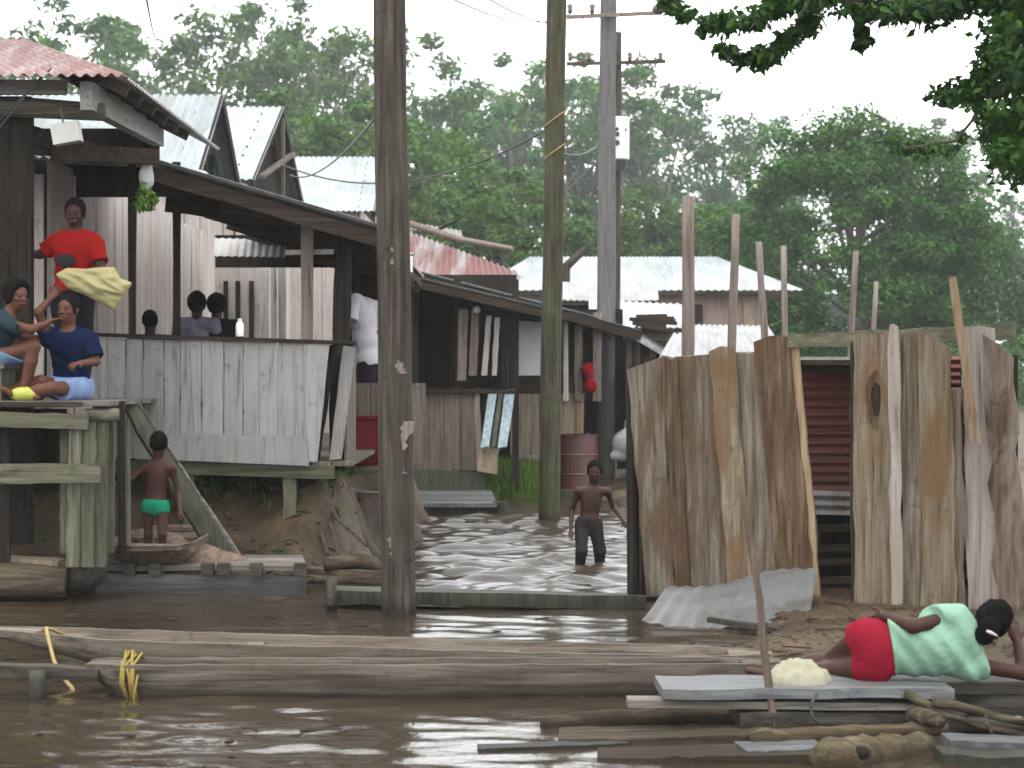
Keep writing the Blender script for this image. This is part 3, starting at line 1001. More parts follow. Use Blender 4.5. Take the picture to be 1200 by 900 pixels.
# ---------------------------------------------------------------- verandah house, far left
HX = ux(150, 16.0)                        # right eave of the hip roof
h1 = thing('verandah_house', 'open verandah house under a faded red hip roof at the left edge', 'house', (-6.0, 18.0, .6))
m = MB(1)
ez = uz(90, 16.0)
m.sheet((-9.5, 15.9, ez), (HX, 15.9, ez), (HX - 1.45, 18.5, ez + .72), (-9.5, 18.5, ez + .72), .10, .016, rows=5)
m.build('front_roof_slope', M['redroof'], h1)
m = MB(2)
m.sheet((HX + .005, 15.95, ez - .02), (HX + .005, 21.0, ez - .02), (HX - 1.45, 18.55, ez + .70), (HX - 1.45, 18.5, ez + .70), .10, .014, rows=4)
m.build('side_roof_slope', M['zinc_old'], h1)
for i in range(5):
    m = MB(3 + i); px = -6.0 + i * .36
    m.beam((px, 15.95, ez - .085), (px, 18.35, ez + .58), .05, .09)
    m.build('rafter', M['dark_y'], h1)
for i in range(6):
    m = MB(9 + i); yy = 16.15 + i * .6; q = min(1.3, max(.25, (yy - 15.9) * .5))
    m.beam((HX - .03, yy, ez - .10), (HX - q, yy, ez - .10 + .72 * q / 1.45 - .02), .05, .09)
    m.build('rafter', M['dark_y'], h1)
m = MB(4)
m.beam((-6.5, 16.25, uz(98, 16.25)), (HX - .55, 16.25, uz(103, 16.25)), .07, .11, seg=5, wob=.1)
m.build('plate', M['grey_x'], h1)
m = MB(14)
m.tube([U(-40, 122, 16.45), U(40, 127, 16.45), U(122, 132, 16.45)], [.085, .085, .075], 9, .06)
m.build('log_beam', M['moss_x'], h1, True)
m = MB(5)
m.beam(U(101, 112, 16.2), U(186, 158, 19.4), .10, .23)
m.build('side_beam', M['white_y'], h1)
m = MB(6)
for px, w in ((14, .34), (-30, .3)):
    m.beam((ux(px, 16.6), 16.6, .4), (ux(px, 16.6), 16.6, ez - .08), w, .12, Y)
m.build('corner_boards', M['dark_z'], h1)
m = MB(7)
m.box((-4.76, 19.5, 3.55), (-3.46, 19.56, ez + .02))
m.build('side_boards', M['dark_z'], h1)
m = MB(7)
m.box((-9.0, 19.2, .6), (-4.75, 19.32, ez + .2))
m.box((-9.0, 16.9, 3.6), (-4.62, 17.02, ez - .12))
m.build('back_wall', M['dark_z'], h1)
m = MB(8)
m.beam(U(-10, 145, 16.6), U(110, 180, 17.4), .06, .16)
m.beam(U(60, 178, 17.0), U(185, 184, 17.5), .06, .14)
m.build('header_boards', M['dark_x'], h1)
# fixed lines hanging under the eave
m = MB(9)
for a, b in (((0, 140), (60, 80)), ((-10, 160), (50, 88))):
    m.tube([U(*a, 16.05), U(*b, 15.98)], .008, 5)
m.build('eave_stays', M['wire'], h1)
lb = MB(); c = U(76, 155, 15.95); k = 15.95 / F_PX
e = Vector((math.cos(.18), 0, math.sin(.18))); g = Vector((-math.sin(.18), 0, math.cos(.18)))
hw, hh = 16 * k, 12 * k
vs = []
for dy in (0, .13):
    vs += [c - e * hw - g * hh + Y * dy, c + e * hw - g * hh + Y * dy, c + e * hw + g * hh + Y * dy, c - e * hw + g * hh + Y * dy]
lb.hexa(vs)
lbo = lb.build('lamp_box', M['greybox'])
tag(lbo, 'pale square box hung tilted under the red eave', 'lamp')
lw = MB(); lw.tube([c + g * hh, c + g * (hh + .10), U(70, 122, 16.3)], .008, 5); lw.build('hanger', M['wire'], lbo)

# ---------------------------------------------------------------- grey porch house
WX = -4.28
FLOOR = 1.02
h2 = thing('porch_house', 'whitewashed plank house with a roofed porch and weathered grey board railing', 'house', (-3.0, 20.0, .4))
wt = 3.78
r = random.Random(5)
# street wall, boards with slits between them
y = 18.45; i = 0
while y < 27.4:
    w = r.uniform(.26, .36)
    gap = .075 if i % 3 == 2 else .006
    m = MB(i)
    m.box((WX - .03, y, FLOOR - .2), (WX + r.uniform(0, .012), y + w, wt + r.uniform(-.03, .03)))
    o = m.build('wall_board', M['wash_z'], h2)
    y += w + gap; i += 1
m = MB(); m.box((WX - .30, 18.5, .4), (WX - .22, 27.4, wt)); m.build('inner_wall', M['dark_z'], h2)
# wall return facing the landing
for k_, (a, b) in enumerate(((-4.99, -4.66), (-4.655, -4.31))):
    m = MB(20 + k_); m.box((a, 18.30, FLOOR), (b, 18.345, uz(222 if k_ == 0 else 204, 18.3))); m.build('wall_board', M['white_z' if k_ == 0 else 'wash_z'], h2)
# frame of the wall: dark posts and plate
for px, D in ((155, 18.35), (207, 18.7)):
    m = MB(int(px)); x = ux(px, D); m.beam((x, D, FLOOR), (x, D, uz(190, D)), .065, .065, Y, 6, .12); m.build('porch_post', M['dark_z'], h2)
m = MB(31); x = ux(360, 18.1); m.beam((x, 18.1, FLOOR - .05), (x, 18.1, uz(262, 18.1)), .105, .08, Y, 8, .06); m.build('porch_post', M['post'], h2)
m = MB(32); a = ux(397, 18.5); m.beam((a - .02, 18.5, FLOOR - .1), (a + .05, 18.5, uz(262, 18.5)), .15, .10, Y, 8, .1); m.build('porch_post', M['dark_z'], h2)
m = MB(33); m.beam(U(335, 296, 18.2), U(391, 295, 18.2), .04, .045); m.build('cross_batten', M['white_y'], h2)
# porch roof
FR = 17.7
A = U(28, 183, FR); B = U(176, 189, FR); Cc = U(443, 267, FR)
def back(p, dy, dz=0.0): return Vector((p.x, p.y + dy, p.z + dz))
m = MB(40)
m.sheet(A, B, back(B, 3.4, .25), back(A, 3.4, .25), .09, .013, rows=3)
m.build('upper_roof_sheet', M['zinc'], h2)
m = MB(41)                                   # ribs run down towards the channel
m.sheet(back(Cc, -.05, .02), back(Cc, 9.2, .02), back(B, 9.2, .02) + Vector((0, 0, 0)), back(B, -.05, .02), .10, .014, rows=5)
m.build('porch_roof_sheet', M['zinc_dull'], h2)
d = Vector((0, 0, -.10))
m = MB(42); m.beam(B + d + Y * .05, Cc + d + Y * .05 , .05, .13, seg=6, wob=.08); m.build('fascia_rafter', M['dark_x'], h2)
m = MB(43)
for t_ in (.10, .32, .55, .78, .97):
    p = B.lerp(Cc, t_) + d * .9
    m.beam(p + Y * .12, p + Y * 9.1, .06, .09)
for yy in (1.6, 3.2, 4.8, 6.4, 8.0):
    m.beam(back(B, yy) + d * 2.0, back(Cc, yy) + d * 2.0, .055, .10)
m.build('purlins', M['dark_y'], h2)
m = MB(44)
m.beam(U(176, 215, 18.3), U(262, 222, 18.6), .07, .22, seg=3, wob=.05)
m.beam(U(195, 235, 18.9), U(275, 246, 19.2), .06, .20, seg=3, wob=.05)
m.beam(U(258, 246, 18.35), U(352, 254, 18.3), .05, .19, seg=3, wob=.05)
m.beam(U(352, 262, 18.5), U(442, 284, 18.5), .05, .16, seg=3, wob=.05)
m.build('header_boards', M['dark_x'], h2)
m = MB(45)                                   # sagging awning of old sheet over the inner door
m.sheet(U(250, 300, 23.4), U(334, 301, 23.4), U(336, 281, 24.4), U(252, 279, 24.4), .09, .006, rows=2)
m.build('awning_sheet', M['zinc_old'], h2)
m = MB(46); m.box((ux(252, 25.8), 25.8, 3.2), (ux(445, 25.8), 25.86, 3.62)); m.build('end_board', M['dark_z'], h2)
# floor, joists, stilts
m = MB(47)
xx = -3.85
while xx < -1.62:
    w = r.uniform(.17, .23); m.box((xx, 18.0, FLOOR - .04), (xx + w - .01, 27.0, FLOOR)); xx += w
m.build('porch_floor', M['grey_y'], h2)
m = MB(48); m.beam(U(105, 546, 18.0), U(392, 553, 18.0), .09, .115, seg=8, wob=.07); m.build('floor_beam', M['moss_x'], h2)
m = MB(49); m.beam((-3.9, 21, .92), (-1.6, 21, .92), .09, .12); m.beam((-3.9, 24.5, .92), (-1.6, 24.5, .92), .09, .12); m.build('floor_joists', M['dark_x'], h2)
for px, D, w in ((340, 18.05, .115), (222, 18.05, .10), (120, 18.05, .10), (384, 20.9, .12), (230, 20.9, .12)):
    m = MB(int(px)); x = ux(px, D); m.beam((x, D, gz1(x, D) - .3), (x, D, .90), w, w, Y, 7, .09); m.build('stilt', M['moss_z'], h2)
# railing boards
edges = [108, 126, 147, 168, 192, 211, 236, 262, 285, 304, 325, 346, 366]
for i in range(len(edges) - 1):
    a, b = edges[i], edges[i + 1]
    t0 = 396 + (a - 108) * .024; lo = 527 + (a - 108) * .022
    m = MB(60 + i); D = 17.95 + r.uniform(-.008, .008)
    m.plank(U(a + .6, t0, D), U(b - .4, t0 + .5, D), U(b - .4, lo + 7, D), U(a + .6, lo + 6, D), .022, 8, .004)
    m.build('rail_board', M['rail_grey'], h2)
m = MB(75); m.plank(U(106, 506, 17.90), U(358, 512, 17.90), U(362, 546, 17.90), U(106, 535, 17.90), .022, 8, .004); m.build('skirting_board', M['rail_grey'], h2)
m = MB(76); m.plank(U(356, 403, 17.93), U(386, 402, 17.93), U(372, 541, 17.93), U(360, 541, 17.93), .02, 6, .002); m.build('corner_board', M['rail_grey'], h2)
m = MB(176); m.plank(U(383, 404, 18.05), U(394, 404, 18.05), U(374, 543, 18.05), U(364, 542, 18.05), .02, 8, .006); m.build('corner_board', M['dark_z'], h2)
m = MB(77); m.plank(U(402, 405, 18.15), U(416, 407, 18.15), U(400, 538, 18.15), U(386, 539, 18.15), .03, 6, .003); m.build('corner_board', M['rail_grey'], h2)
m = MB(78); m.beam(U(104, 392, 17.98), U(418, 402, 17.98), .13, .035, seg=8, wob=.06); m.build('rail_cap', M['dark_x'], h2)
m = MB(79)
for i in range(3):
    m.box((-1.53, 18.2 + i * .34, FLOOR), (-1.505, 18.2 + i * .34 + .315, 2.05))
m.build('side_rail', M['brown_z'], h2)

# ---------------------------------------------------------------- row of zinc roofed houses behind
def gable_house(name, label, x0, x1, y0, y1, ze, zr, wallmat, roofmat, ridge='x', over=.25, base=.3, gable='open', wave=.12, group=None, gablemat='dark_z'):
    """house with a ridge along x (or y); parts: walls, two roof slopes, gable"""
    t = thing(name, label, 'house', ((x0 + x1) / 2, (y0 + y1) / 2, base), group)
    ym = (y0 + y1) / 2
    k = (zr - ze) / (ym - y0)
    m = MB(int(abs(x1 * 10)) + 1); m.sheet((x0, y0 - over, ze - k * over), (x1, y0 - over, ze - k * over), (x1, ym, zr), (x0, ym, zr), wave, .016, rows=3)
    m.build('front_roof_slope', M[roofmat], t)
    m = MB(2); m.sheet((x1, y1 + over, ze - k * over), (x0, y1 + over, ze - k * over), (x0, ym, zr - .002), (x1, ym, zr - .002), wave, .016, rows=3)
    m.build('back_roof_slope', M[roofmat], t)
    # gable boards set back under the verge
    gx_ = x1 - .35
    m = MB(3)
    n = 16
    for i in range(n):
        a = y0 + (y1 - y0) * i / n; b = y0 + (y1 - y0) * (i + 1) / n - .012
        ha = zr - abs((a + b) / 2 - ym) * k - .07
        if gable == 'slats' and i % 2: continue
        m.box((gx_ - .02, a, ze - .1), (gx_, b, ha))
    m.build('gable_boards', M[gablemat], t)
    if gable == 'slats':
        m = MB(33); m.add([(gx_ - .4, y0, ze), (gx_ - .4, y1, ze), (gx_ - .4, ym, zr - .08)], [(0, 1, 2)])
        m.add([(gx_ - .44, y0, ze), (gx_ - .44, y1, ze), (gx_ - .44, ym, zr - .08)], [(0, 2, 1)]); m.build('loft_screen', M['zinc_old'], t)
    m = MB(4)
    m.beam((x1 - .04, y0 - over, ze - k * over - .07), (x1 - .04, ym, zr - .07), .05, .12)
    m.beam((x1 - .04, y1 + over, ze - k * over - .07), (x1 - .04, ym, zr - .075), .05, .12)
    m.build('barge_boards', M['dark_z'], t)
    m = MB(5)
    yy = y0
    while yy < y1 - .1:
        w = min(.34, y1 - yy); m.box((gx_ - .01, yy, base), (gx_ + .02, yy + w - .015, ze - .05)); yy += w + (.09 if int(yy * 3) % 4 == 0 else 0)
    m.build('side_wall', M[wallmat], t)
    m = MB(6)
    xx = x0
    while xx < gx_ - .05:
        w = min(.36, gx_ - .03 - xx); m.box((xx, y0 + .02, base), (xx + w - .012, y0 + .06, ze - .05)); xx += w
    m.build('front_wall', M[wallmat], t)
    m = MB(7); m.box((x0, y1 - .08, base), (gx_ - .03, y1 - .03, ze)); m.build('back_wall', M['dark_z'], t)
    return t
gA = gable_house('plank_house', 'zinc roofed house with a black slatted gable, just behind the porch roof', -9.0, -4.36, 28.1, 32.2, 4.75, 6.05, 'wash_z', 'zinc', gable='slats')
gB = gable_house('plank_house', 'zinc roofed house with a dark open gable, behind the slatted gable', -9.5, -4.26, 33.2, 41.2, 5.15, 6.82, 'wash_z', 'zinc', gable='open')
m = MB(); m.beam((-4.28, 37.2, 6.6), (-4.28, 37.2, 5.0), .16, .06, X); m.build('king_post', M['brown_z'], gB)
m = MB(); m.beam((-4.24, 33.6, 5.15), (-4.24, 38.6, 6.1), .10, .06); m.build('gable_brace', M['grey_y'], gB)
gC = gable_house('plank_house', 'bright zinc roofed house partly hidden by the thick dark pole', -9.5, -2.95, 43.0, 49.0, 5.45, 6.85, 'wash_z', 'zinc', gable='open')
# door boards seen under the porch at the far end
m = MB(9)
for k_, (a, b, t0) in enumerate(((304, 315, 318), (318, 324, 312), (326, 335, 310))):
    m.plank(U(a, t0, 27.2), U(b, t0 - 3, 27.2), U(b, 415, 27.2), U(a, 415, 27.2), .03, 6, .004)
o = m.build('half_open_shutter', M['white_z'], h2)
m = MB(10); m.box((ux(252, 27.42), 27.42, FLOOR), (ux(304, 27.42), 27.46, 3.4)); m.build('end_wall', M['wash_z'], h2)
m = MB(11)
for px in (262, 276, 292):
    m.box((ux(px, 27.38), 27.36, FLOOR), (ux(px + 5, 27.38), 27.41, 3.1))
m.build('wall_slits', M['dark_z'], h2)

# side shed behind the leaning man, with its red bin
h3 = thing('plank_annex', 'low dark annex behind the thick pole with a grey half wall', 'shed', (-1.3, 23.5, .4))
m = MB(1); xx = ux(398, 22.2)
while xx < ux(486, 22.2):
    m.box((xx, 21.5, .85), (xx + .19, 21.53, uz(449, 21.5))); xx += .2
m.build('half_wall', M['brown_z'], h3)
m = MB(2); m.beam(U(388, 563, 20.84), U(470, 566, 20.84), .06, .30, seg=4, wob=.04); m.build('ledge_board', M['moss_x'], h3)
m = MB(3); m.box((ux(394, 22), 20.88, .80), (ux(482, 22), 23.4, .85)); m.build('ledge_floor', M['grey_y'], h3)
m = MB(4); m.box((ux(404, 24.6), 24.6, .8), (ux(484, 24.6), 24.66, 3.3)); m.build('back_wall', M['dark_z'], h3)
m = MB(5); m.sheet(U(410, 292, 21.6), U(484, 318, 21.6), U(484, 296, 25.2), U(410, 272, 25.2), .11, .013, rows=3); m.build('roof_sheet', M['zinc_dull'], h3)
for px in (402, 478):
    m = MB(px); x = ux(px, 21.6); m.beam((x, 21.0, gz1(x, 21.0) - .3), (x, 21.0, .79), .11, .11, Y, 5, .1); m.build('stilt', M['moss_z'], h3)
m = MB(7); m.beam(U(384, 577, 20.6), U(478, 582, 20.2), .22, .06, seg=5, wob=.1)
tag(m.build('plank', M['grey_x']), 'pale plank on the mud below the red bin', 'plank')

# ---------------------------------------------------------------- dark middle house on the channel
HD = 29.0
h4 = thing('channel_house', 'dark plank house with slatted window and a brown half wall, right of the thick pole', 'house', (-.5, 31.0, .1))
L0, R0 = ux(470, HD), ux(606, HD)
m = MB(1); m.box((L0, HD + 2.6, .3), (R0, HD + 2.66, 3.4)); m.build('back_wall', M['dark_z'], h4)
m = MB(2); m.box((L0, HD, .3), (L0 + .06, HD + 2.6, 3.3)); m.build('side_wall', M['dark_z'], h4)
m = MB(3); xx = ux(484, HD)
while xx < ux(556, HD) - .02:
    w = .23; m.box((xx, HD - .02, .42), (min(xx + w - .008, ux(557, HD)), HD + .01, uz(457, HD))); xx += w
m.build('half_wall', M['brown_z'], h4)
m = MB(4); m.beam(U(480, 457, HD - .05), U(606, 459, HD - .05), .12, .07); m.build('sill', M['dark_x'], h4)
m = MB(5); m.beam(U(480, 562, HD - .08), U(567, 565, HD - .08), .12, .30, seg=3, wob=.05); m.build('base_beam', M['wet_dark'], h4)
m = MB(6); m.plank(U(556, 455, HD - .04), U(562, 455, HD - .04), U(565, 552, HD - .04), U(558, 552, HD - .04), .05, 6, .006); m.build('corner_post', M['tan_z'], h4)
for k_, (a, b, c_, d_, y0, y1, mt) in enumerate(((537, 549, 536, 546, 362, 446, 'post'), (553, 562, 549, 559, 360, 440, 'post'), (570, 576, 564, 571, 370, 440, 'wash_z'), (580, 586, 576, 582, 372, 440, 'wash_z'))):
    m = MB(k_); m.plank(U(a, y0, HD - .03), U(b, y0, HD - .03), U(d_, y1, HD - .03), U(c_, y1, HD - .03), .03, 6, .006); m.build('window_slat', M[mt], h4)
m = MB(8); m.plank(U(588, 366, HD - .02), U(608, 368, HD - .02), U(601, 452, HD - .02), U(588, 455, HD - .02), .03, 6, .006); m.build('dark_shutter', M['dark_z'], h4)
m = MB(9)
for px in (486, 536, 604):
    x = ux(px, HD); m.beam((x, HD + .08, .1), (x, HD + .08, 3.2), .10, .10, Y)
m.build('frame_posts', M['dark_z'], h4)
# roof: lower and upper sheets, both falling to the right
a, b = U(413, 308, 28.3), U(644, 362, 28.3)
m = MB(10); m.sheet(b + Y * .0, back(b, 4.8), back(a, 4.8), a, .12, .015, rows=4); m.build('lower_roof_sheet', M['zinc_dull'], h4)
m = MB(11); m.beam(a - Z * .09 + Y * .03, b - Z * .09 + Y * .03, .05, .10, seg=5, wob=.06)
m.build('rafter', M['dark_x'], h4); m = MB(111); m.beam(a - Z * .10 + Y * 2.2, b - Z * .10 + Y * 2.2, .05, .10); m.build('rafter', M['dark_x'], h4)
a2, b2 = U(470, 313, 30.0), U(700, 372, 30.0)
m = MB(12); m.sheet(b2, back(b2, 4.5), back(a2, 4.5), a2, .12, .015, rows=4); m.build('upper_roof_sheet', M['zinc'], h4)
m = MB(13); m.beam(a2 - Z * .10 + Y * .03, b2 - Z * .10 + Y * .03, .05, .12, seg=5, wob=.06); m.build('upper_rafter', M['dark_x'], h4)
bl = MB(); bl.ball(U(559, 363, HD - .12), .055, 10, 7); bl.build('lamp_bulb', M['whitebox'], h4, True)

# pale shutter house section beyond
h5 = thing('shutter_house', 'tan plank house front with a pale blue white shutter, behind the olive pole', 'house', (.6, 32.4, .2))
D5 = 31.2
m = MB(1); xx = ux(598, D5)
while xx < ux(683, D5) - .02:
    w = .17; m.box((xx, D5, .55), (min(xx + w - .006, ux(684, D5)), D5 + .03, uz(461, D5))); xx += w
m.build('half_wall', M['tan_z'], h5)
m = MB(2); m.plank(U(676, 458, D5 - .03), U(685, 458, D5 - .03), U(683, 530, D5 - .03), U(676, 530, D5 - .03), .04, 5, .004); m.build('corner_post', M['pale_stick'], h5)
m = MB(3); m.plank(U(607, 376, D5 - .02), U(645, 378, D5 - .02), U(642, 440, D5 - .02), U(603, 440, D5 - .02), .03, 5, .003); m.build('shutter', M['whitebox'], h5)
m = MB(4); m.beam(U(600, 450, D5 - .01), U(690, 452, D5 - .01), .08, .24); m.build('sill', M['dark_x'], h5)
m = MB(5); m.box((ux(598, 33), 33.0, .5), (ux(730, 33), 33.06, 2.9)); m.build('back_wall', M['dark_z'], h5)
for k_, (px, w, mt) in enumerate(((663, 6, 'wash_z'), (678, 9, 'mossy' if False else 'post'), (700, 10, 'post'), (655, 4, 'dark_z'))):
    m = MB(k_); m.plank(U(px - w / 2, 366, D5 - .1), U(px + w / 2, 366, D5 - .1), U(px + w / 2, 470, D5 - .1), U(px - w / 2, 470, D5 - .1), .06, 6, .008); m.build('wall_post', M[mt], h5)
a3, b3 = U(640, 358, 30.9), U(752, 388, 30.9)
m = MB(6); m.sheet(b3, back(b3, 4), back(a3, 4), a3, .12, .015, rows=3); m.build('roof_sheet', M['zinc_dull'], h5)
m = MB(7); m.beam(a3 - Z * .09 + Y * .04, b3 - Z * .09 + Y * .04, .05, .13); m.build('rafter', M['dark_x'], h5)
# leaning pale blue boards
for k_, (a, b, c_, d_) in enumerate(((573, 583, 563, 573), (585, 590, 575, 581), (592, 604, 583, 594))):
    m = MB(k_); p = U(a, 456, HD - .06); q = U(b, 456, HD - .06); s_ = U(d_, 523, HD - .55); t_ = U(c_, 525, HD - .55)
    m.plank(p, q, s_, t_, .03, 6, .004)
    tag(m.build('blue_board', M['blue_z' if k_ != 1 else 'wet_dark']), ('leftmost pale blue board leaning on the dark house corner', 'narrow dark board leaning between two pale blue boards', 'rightmost pale blue board leaning beside the tan wall')[k_], 'board', 'boards leaning at the house corner')
m = MB(); m.plank(U(561, 520, HD - .3), U(585, 526, HD - .3), U(582, 556, HD - .4), U(560, 552, HD - .4), .03, 5, .01)
tag(m.build('scrap_board', M['tan_z']), 'tan scrap board below the pale blue boards', 'board')

# jetty planks in front of the middle house
m = MB(3)
jt = thing('jetty', 'low grey plank jetty below the dark middle house', 'jetty', (-1.0, 26.5, 0))
for i in range(5):
    m = MB(i); y0 = 25.6 + i * .56
    m.plank((ux(470, 26), y0, .155 + .012 * (i % 2)), (ux(470, 26), y0 + .53, .16), (ux(580, 26) - .02 * i, y0 + .53, .16), (ux(583, 26) - .02 * i, y0, .155 + .012 * (i % 2)), .05, 8, .01, nrm=Z)
    m.build('deck_plank', M['grey_wet'], jt)
m = MB(9); m.beam((ux(474, 26), 25.72, .05), (ux(585, 26), 25.72, .05), .09, .12); m.build('edge_beam', M['wet_dark'], jt)
m = MB(10); m.tube([(ux(585, 25.7), 25.75, -.5), (ux(586, 25.7), 25.75, .17)], [.11, .10], 10, .08); m.build('post', M['log_dark'], jt)
m = MB(11); m.beam(U(575, 577, 29.2), U(745, 582, 29.4), .16, .14, seg=6, wob=.1)
tag(m.build('sill_log', M['wet_dark']), 'dark timber lying along the bank behind the olive pole', 'timber')
for k_, (y_, D) in enumerate(((546, 40.0), (566, 33.0), (580, 30.2))):
    m = MB(k_); m.beam(U(700, y_, D), U(800, y_ + 2, D), .8, .10, seg=5, wob=.05)
    tag(m.build('boardwalk_plank', M['grey_wet']), ('farthest pale plank across the channel end', 'middle pale plank across the channel end', 'nearest pale plank across the channel end')[k_], 'plank', 'planks at the end of the channel')

# rusty hip roofed hut between
h6 = thing('rusty_roof_hut', 'hut under a rust red and white sheet roof behind the thick pole', 'hut', (-1.3, 35.0, .3))
m = MB(1)
a, b, c_ = U(462, 327, 32.0), U(613, 324, 32.0), U(612, 322, 32.05)
m.sheet(U(455, 330, 32.0), U(614, 326, 32.0), U(606, 318, 32.6), U(470, 268, 35.2), .16, .02, rows=5)
m.build('roof_slope', M['redpatch'], h6)
m = MB(2); m.sheet(U(440, 262, 36.0), U(542, 278, 34.6), U(540, 270, 36.4), U(440, 254, 37.0), .12, .015, rows=2); m.build('ridge_sheet', M['darksheet'], h6)
m = MB(3); m.tube([U(480, 262, 34.4), U(540, 281, 34.0), U(601, 292, 33.6)], [.06, .06, .045], 8, .1); m.build('ridge_pole', M['post'], h6)
m = MB(4); m.tube([U(505, 274, 34.2), U(536, 258, 34.2)], [.03, .02], 6); m.build('stray_batten', M['dark_z'], h6)
m = MB(5); m.box((ux(470, 34), 33.0, .3), (ux(606, 34), 35.6, uz(329, 33.0) - .03)); m.build('walls', M['dark_z'], h6)

# far pink house with the long pale hip roof
h7 = thing('far_house', 'large pinkish house under a long pale zinc hip roof before the forest', 'house', (4.5, 64, .3))
D7 = 60.0
e0, e1 = ux(556, D7), ux(941, D7); ze = uz(340, D7)
rz = uz(301, 64.0); r0, r1 = ux(622, 64), ux(838, 64)
m = MB(1); m.sheet((e0, D7, ze), (e1, D7, ze), (r1, 64, rz), (r0, 64, rz), .22, .02, rows=3); m.build('front_roof_slope', M['zinc'], h7)
m = MB(2); m.sheet((e1, D7 + .002, ze), (e1, 68, ze), (r1, 64.02, rz), (r1, 64, rz), .22, .02, rows=3); m.build('side_roof_slope', M['zinc'], h7)
m = MB(3); m.sheet((e1, 68, ze), (e0, 68, ze), (r0, 64.01, rz - .01), (r1, 64.01, rz - .01), .22, .02, rows=3); m.build('back_roof_slope', M['zinc'], h7)
m = MB(33); m.sheet((e0, 68, ze), (e0, D7, ze), (r0, 64, rz - .01), (r0, 64.02, rz - .01), .22, .02, rows=3); m.build('side_roof_slope', M['zinc'], h7)
m = MB(4); m.box((e0 + .8, D7 + .7, .3), (e1 - 1.1, D7 + .8, ze + .12)); m.box((e1 - 1.2, D7 + .8, .3), (e1 - 1.1, 67.2, ze + .1)); m.build('wall', M['pink_z'], h7)
m = MB(5); m.box((ux(874, D7), D7 + .6, uz(395, D7)), (ux(888, D7), D7 + .69, uz(347, D7))); m.build('door', M['tan_z'], h7)
m = MB(6); m.box((e0 + .3, D7 + .02, ze - .14), (e1 - .1, D7 + .08, ze - .01)); m.build('eave_board', M['dark_x'], h7)
m = MB(7); m.box((ux(800, D7), D7 + .62, uz(384, D7)), (ux(826, D7), D7 + .69, uz(356, D7))); m.build('window', M['dark_z'], h7)

# jumble of low roofs between the poles and the shed
def lean_roof(name, label, ptsa, roofmat, wallmat, base=.2, cat='hut', wave=.14):
    """ptsa: eave left, eave right, top right, top left as (px, py, D)"""
    P = [U(*q) for q in ptsa]
    c = (P[0] + P[1] + P[2] + P[3]) / 4
    t = thing(name, label, cat, (c.x, c.y, base))
    m = MB(int(c.x * 10) + 7); m.sheet(*P, wave, .018, rows=3, wav_noise=.03); m.build('roof_sheet', M[roofmat], t)
    x0, x1 = P[0].x + .15, P[1].x - .15
    y0, y1 = P[0].y + .2, P[3].y - .1
    zf, zb = P[0].z - .05, min(P[2].z, P[3].z) - .05
    zf = min(P[0].z, P[1].z) - .06
    m = MB(3); m.box((x0, y0, base), (x1, y0 + .06, zf)); m.build('front_wall', M[wallmat], t)
    m = MB(4); m.box((x0, y0 + .06, base), (x0 + .06, y1, zf)); m.box((x1 - .06, y0 + .06, base), (x1, y1, zf)); m.build('side_walls', M[wallmat], t)
    m = MB(5); m.beam(P[0] - Z * .05 + Y * .05, P[1] - Z * .05 + Y * .05, .06, .09); m.build('eave_board', M['dark_x'], t)
    return t
lean_roof('zinc_hut', 'low hut with a mottled zinc roof right of the grey pole', ((640, 352, 42), (772, 352, 42), (770, 331, 45.5), (640, 331, 45.5)), 'zinc_dull', 'dark_z')
lean_roof('zinc_hut', 'low hut with a bright zinc roof below the mottled one', ((690, 384, 38), (800, 384, 38), (800, 356, 41), (690, 352, 41)), 'zinc', 'brown_z')
lean_roof('zinc_hut', 'low hut with a dull roof below the door of the pinkish house', ((800, 398, 46), (912, 402, 46), (900, 382, 50), (800, 380, 50)), 'zinc_dull', 'pink_z')
lean_roof('zinc_hut', 'low hut with a dull grey roof right behind the plank shed', ((770, 424, 30), (905, 430, 30), (880, 392, 33.5), (790, 390, 33.5)), 'zinc_dull', 'brown_z')
h8 = thing('plank_hut', 'brown plank hut with a pale sloping roof edge right of the poles', 'hut', (3.2, 34.2, .2))
a, b = U(736, 383, 33.6), U(800, 422, 33.6)
m = MB(1); m.sheet(b, back(b, 3), back(a, 3), a, .12, .015, rows=3); m.build('roof_sheet', M['zinc'], h8)
m = MB(2); m.beam(a - Z * .08, b - Z * .08, .05, .10); m.build('barge_board', M['white_y'], h8)
for i in range(7):
    x = ux(733 + i * 9.5, 33.8); m = MB(i); m.box((x, 33.8, .2), (x + .115, 33.83, uz(388 + i * 6, 33.8))); m.build('wall_board', M[('brown_z', 'shed_a', 'dark_z', 'brown_z', 'shed_c', 'brown_z', 'dark_z')[i]], h8)
m = MB(9); m.box((ux(724, 34), 34.2, .2), (ux(800, 34), 34.26, 2.4)); m.build('back_wall', M['dark_z'], h8)
# timber heap on the roof
m = MB(12)
for i in range(7):
    m.beam(U(742 + r.uniform(-6, 6), 380 - i * 1.5, 37.2 + i * .1), U(788 + r.uniform(-8, 8), 388 - i * 3, 37.2 + i * .1), .10, .07)
tag(m.build('timber_heap', M['dark_x'], None), 'heap of dark scrap timber on the roofs right of the poles', 'timber heap', kind='stuff')
m = MB(13); m.tube([U(662, 330, 40), U(664, 312, 40), U(687, 291, 40)], [.10, .09, .07], 8, .1)
tag(m.build('dead_branch', M['pole_d']), 'dark forked branch sticking up beside the olive pole', 'branch')
# white covered boat or tarp heap
cloth_blob('tarp_heap', 'white tarpaulin bundle on the bank right of the grey pole', 'tarpaulin', [(U(738, 520, 33.0), (.32, .3, .26)), (U(745, 500, 33.2), (.2, .2, .22)), (U(728, 533, 33), (.25, .2, .12))], 'tarp', .02, .02, 12, 4)
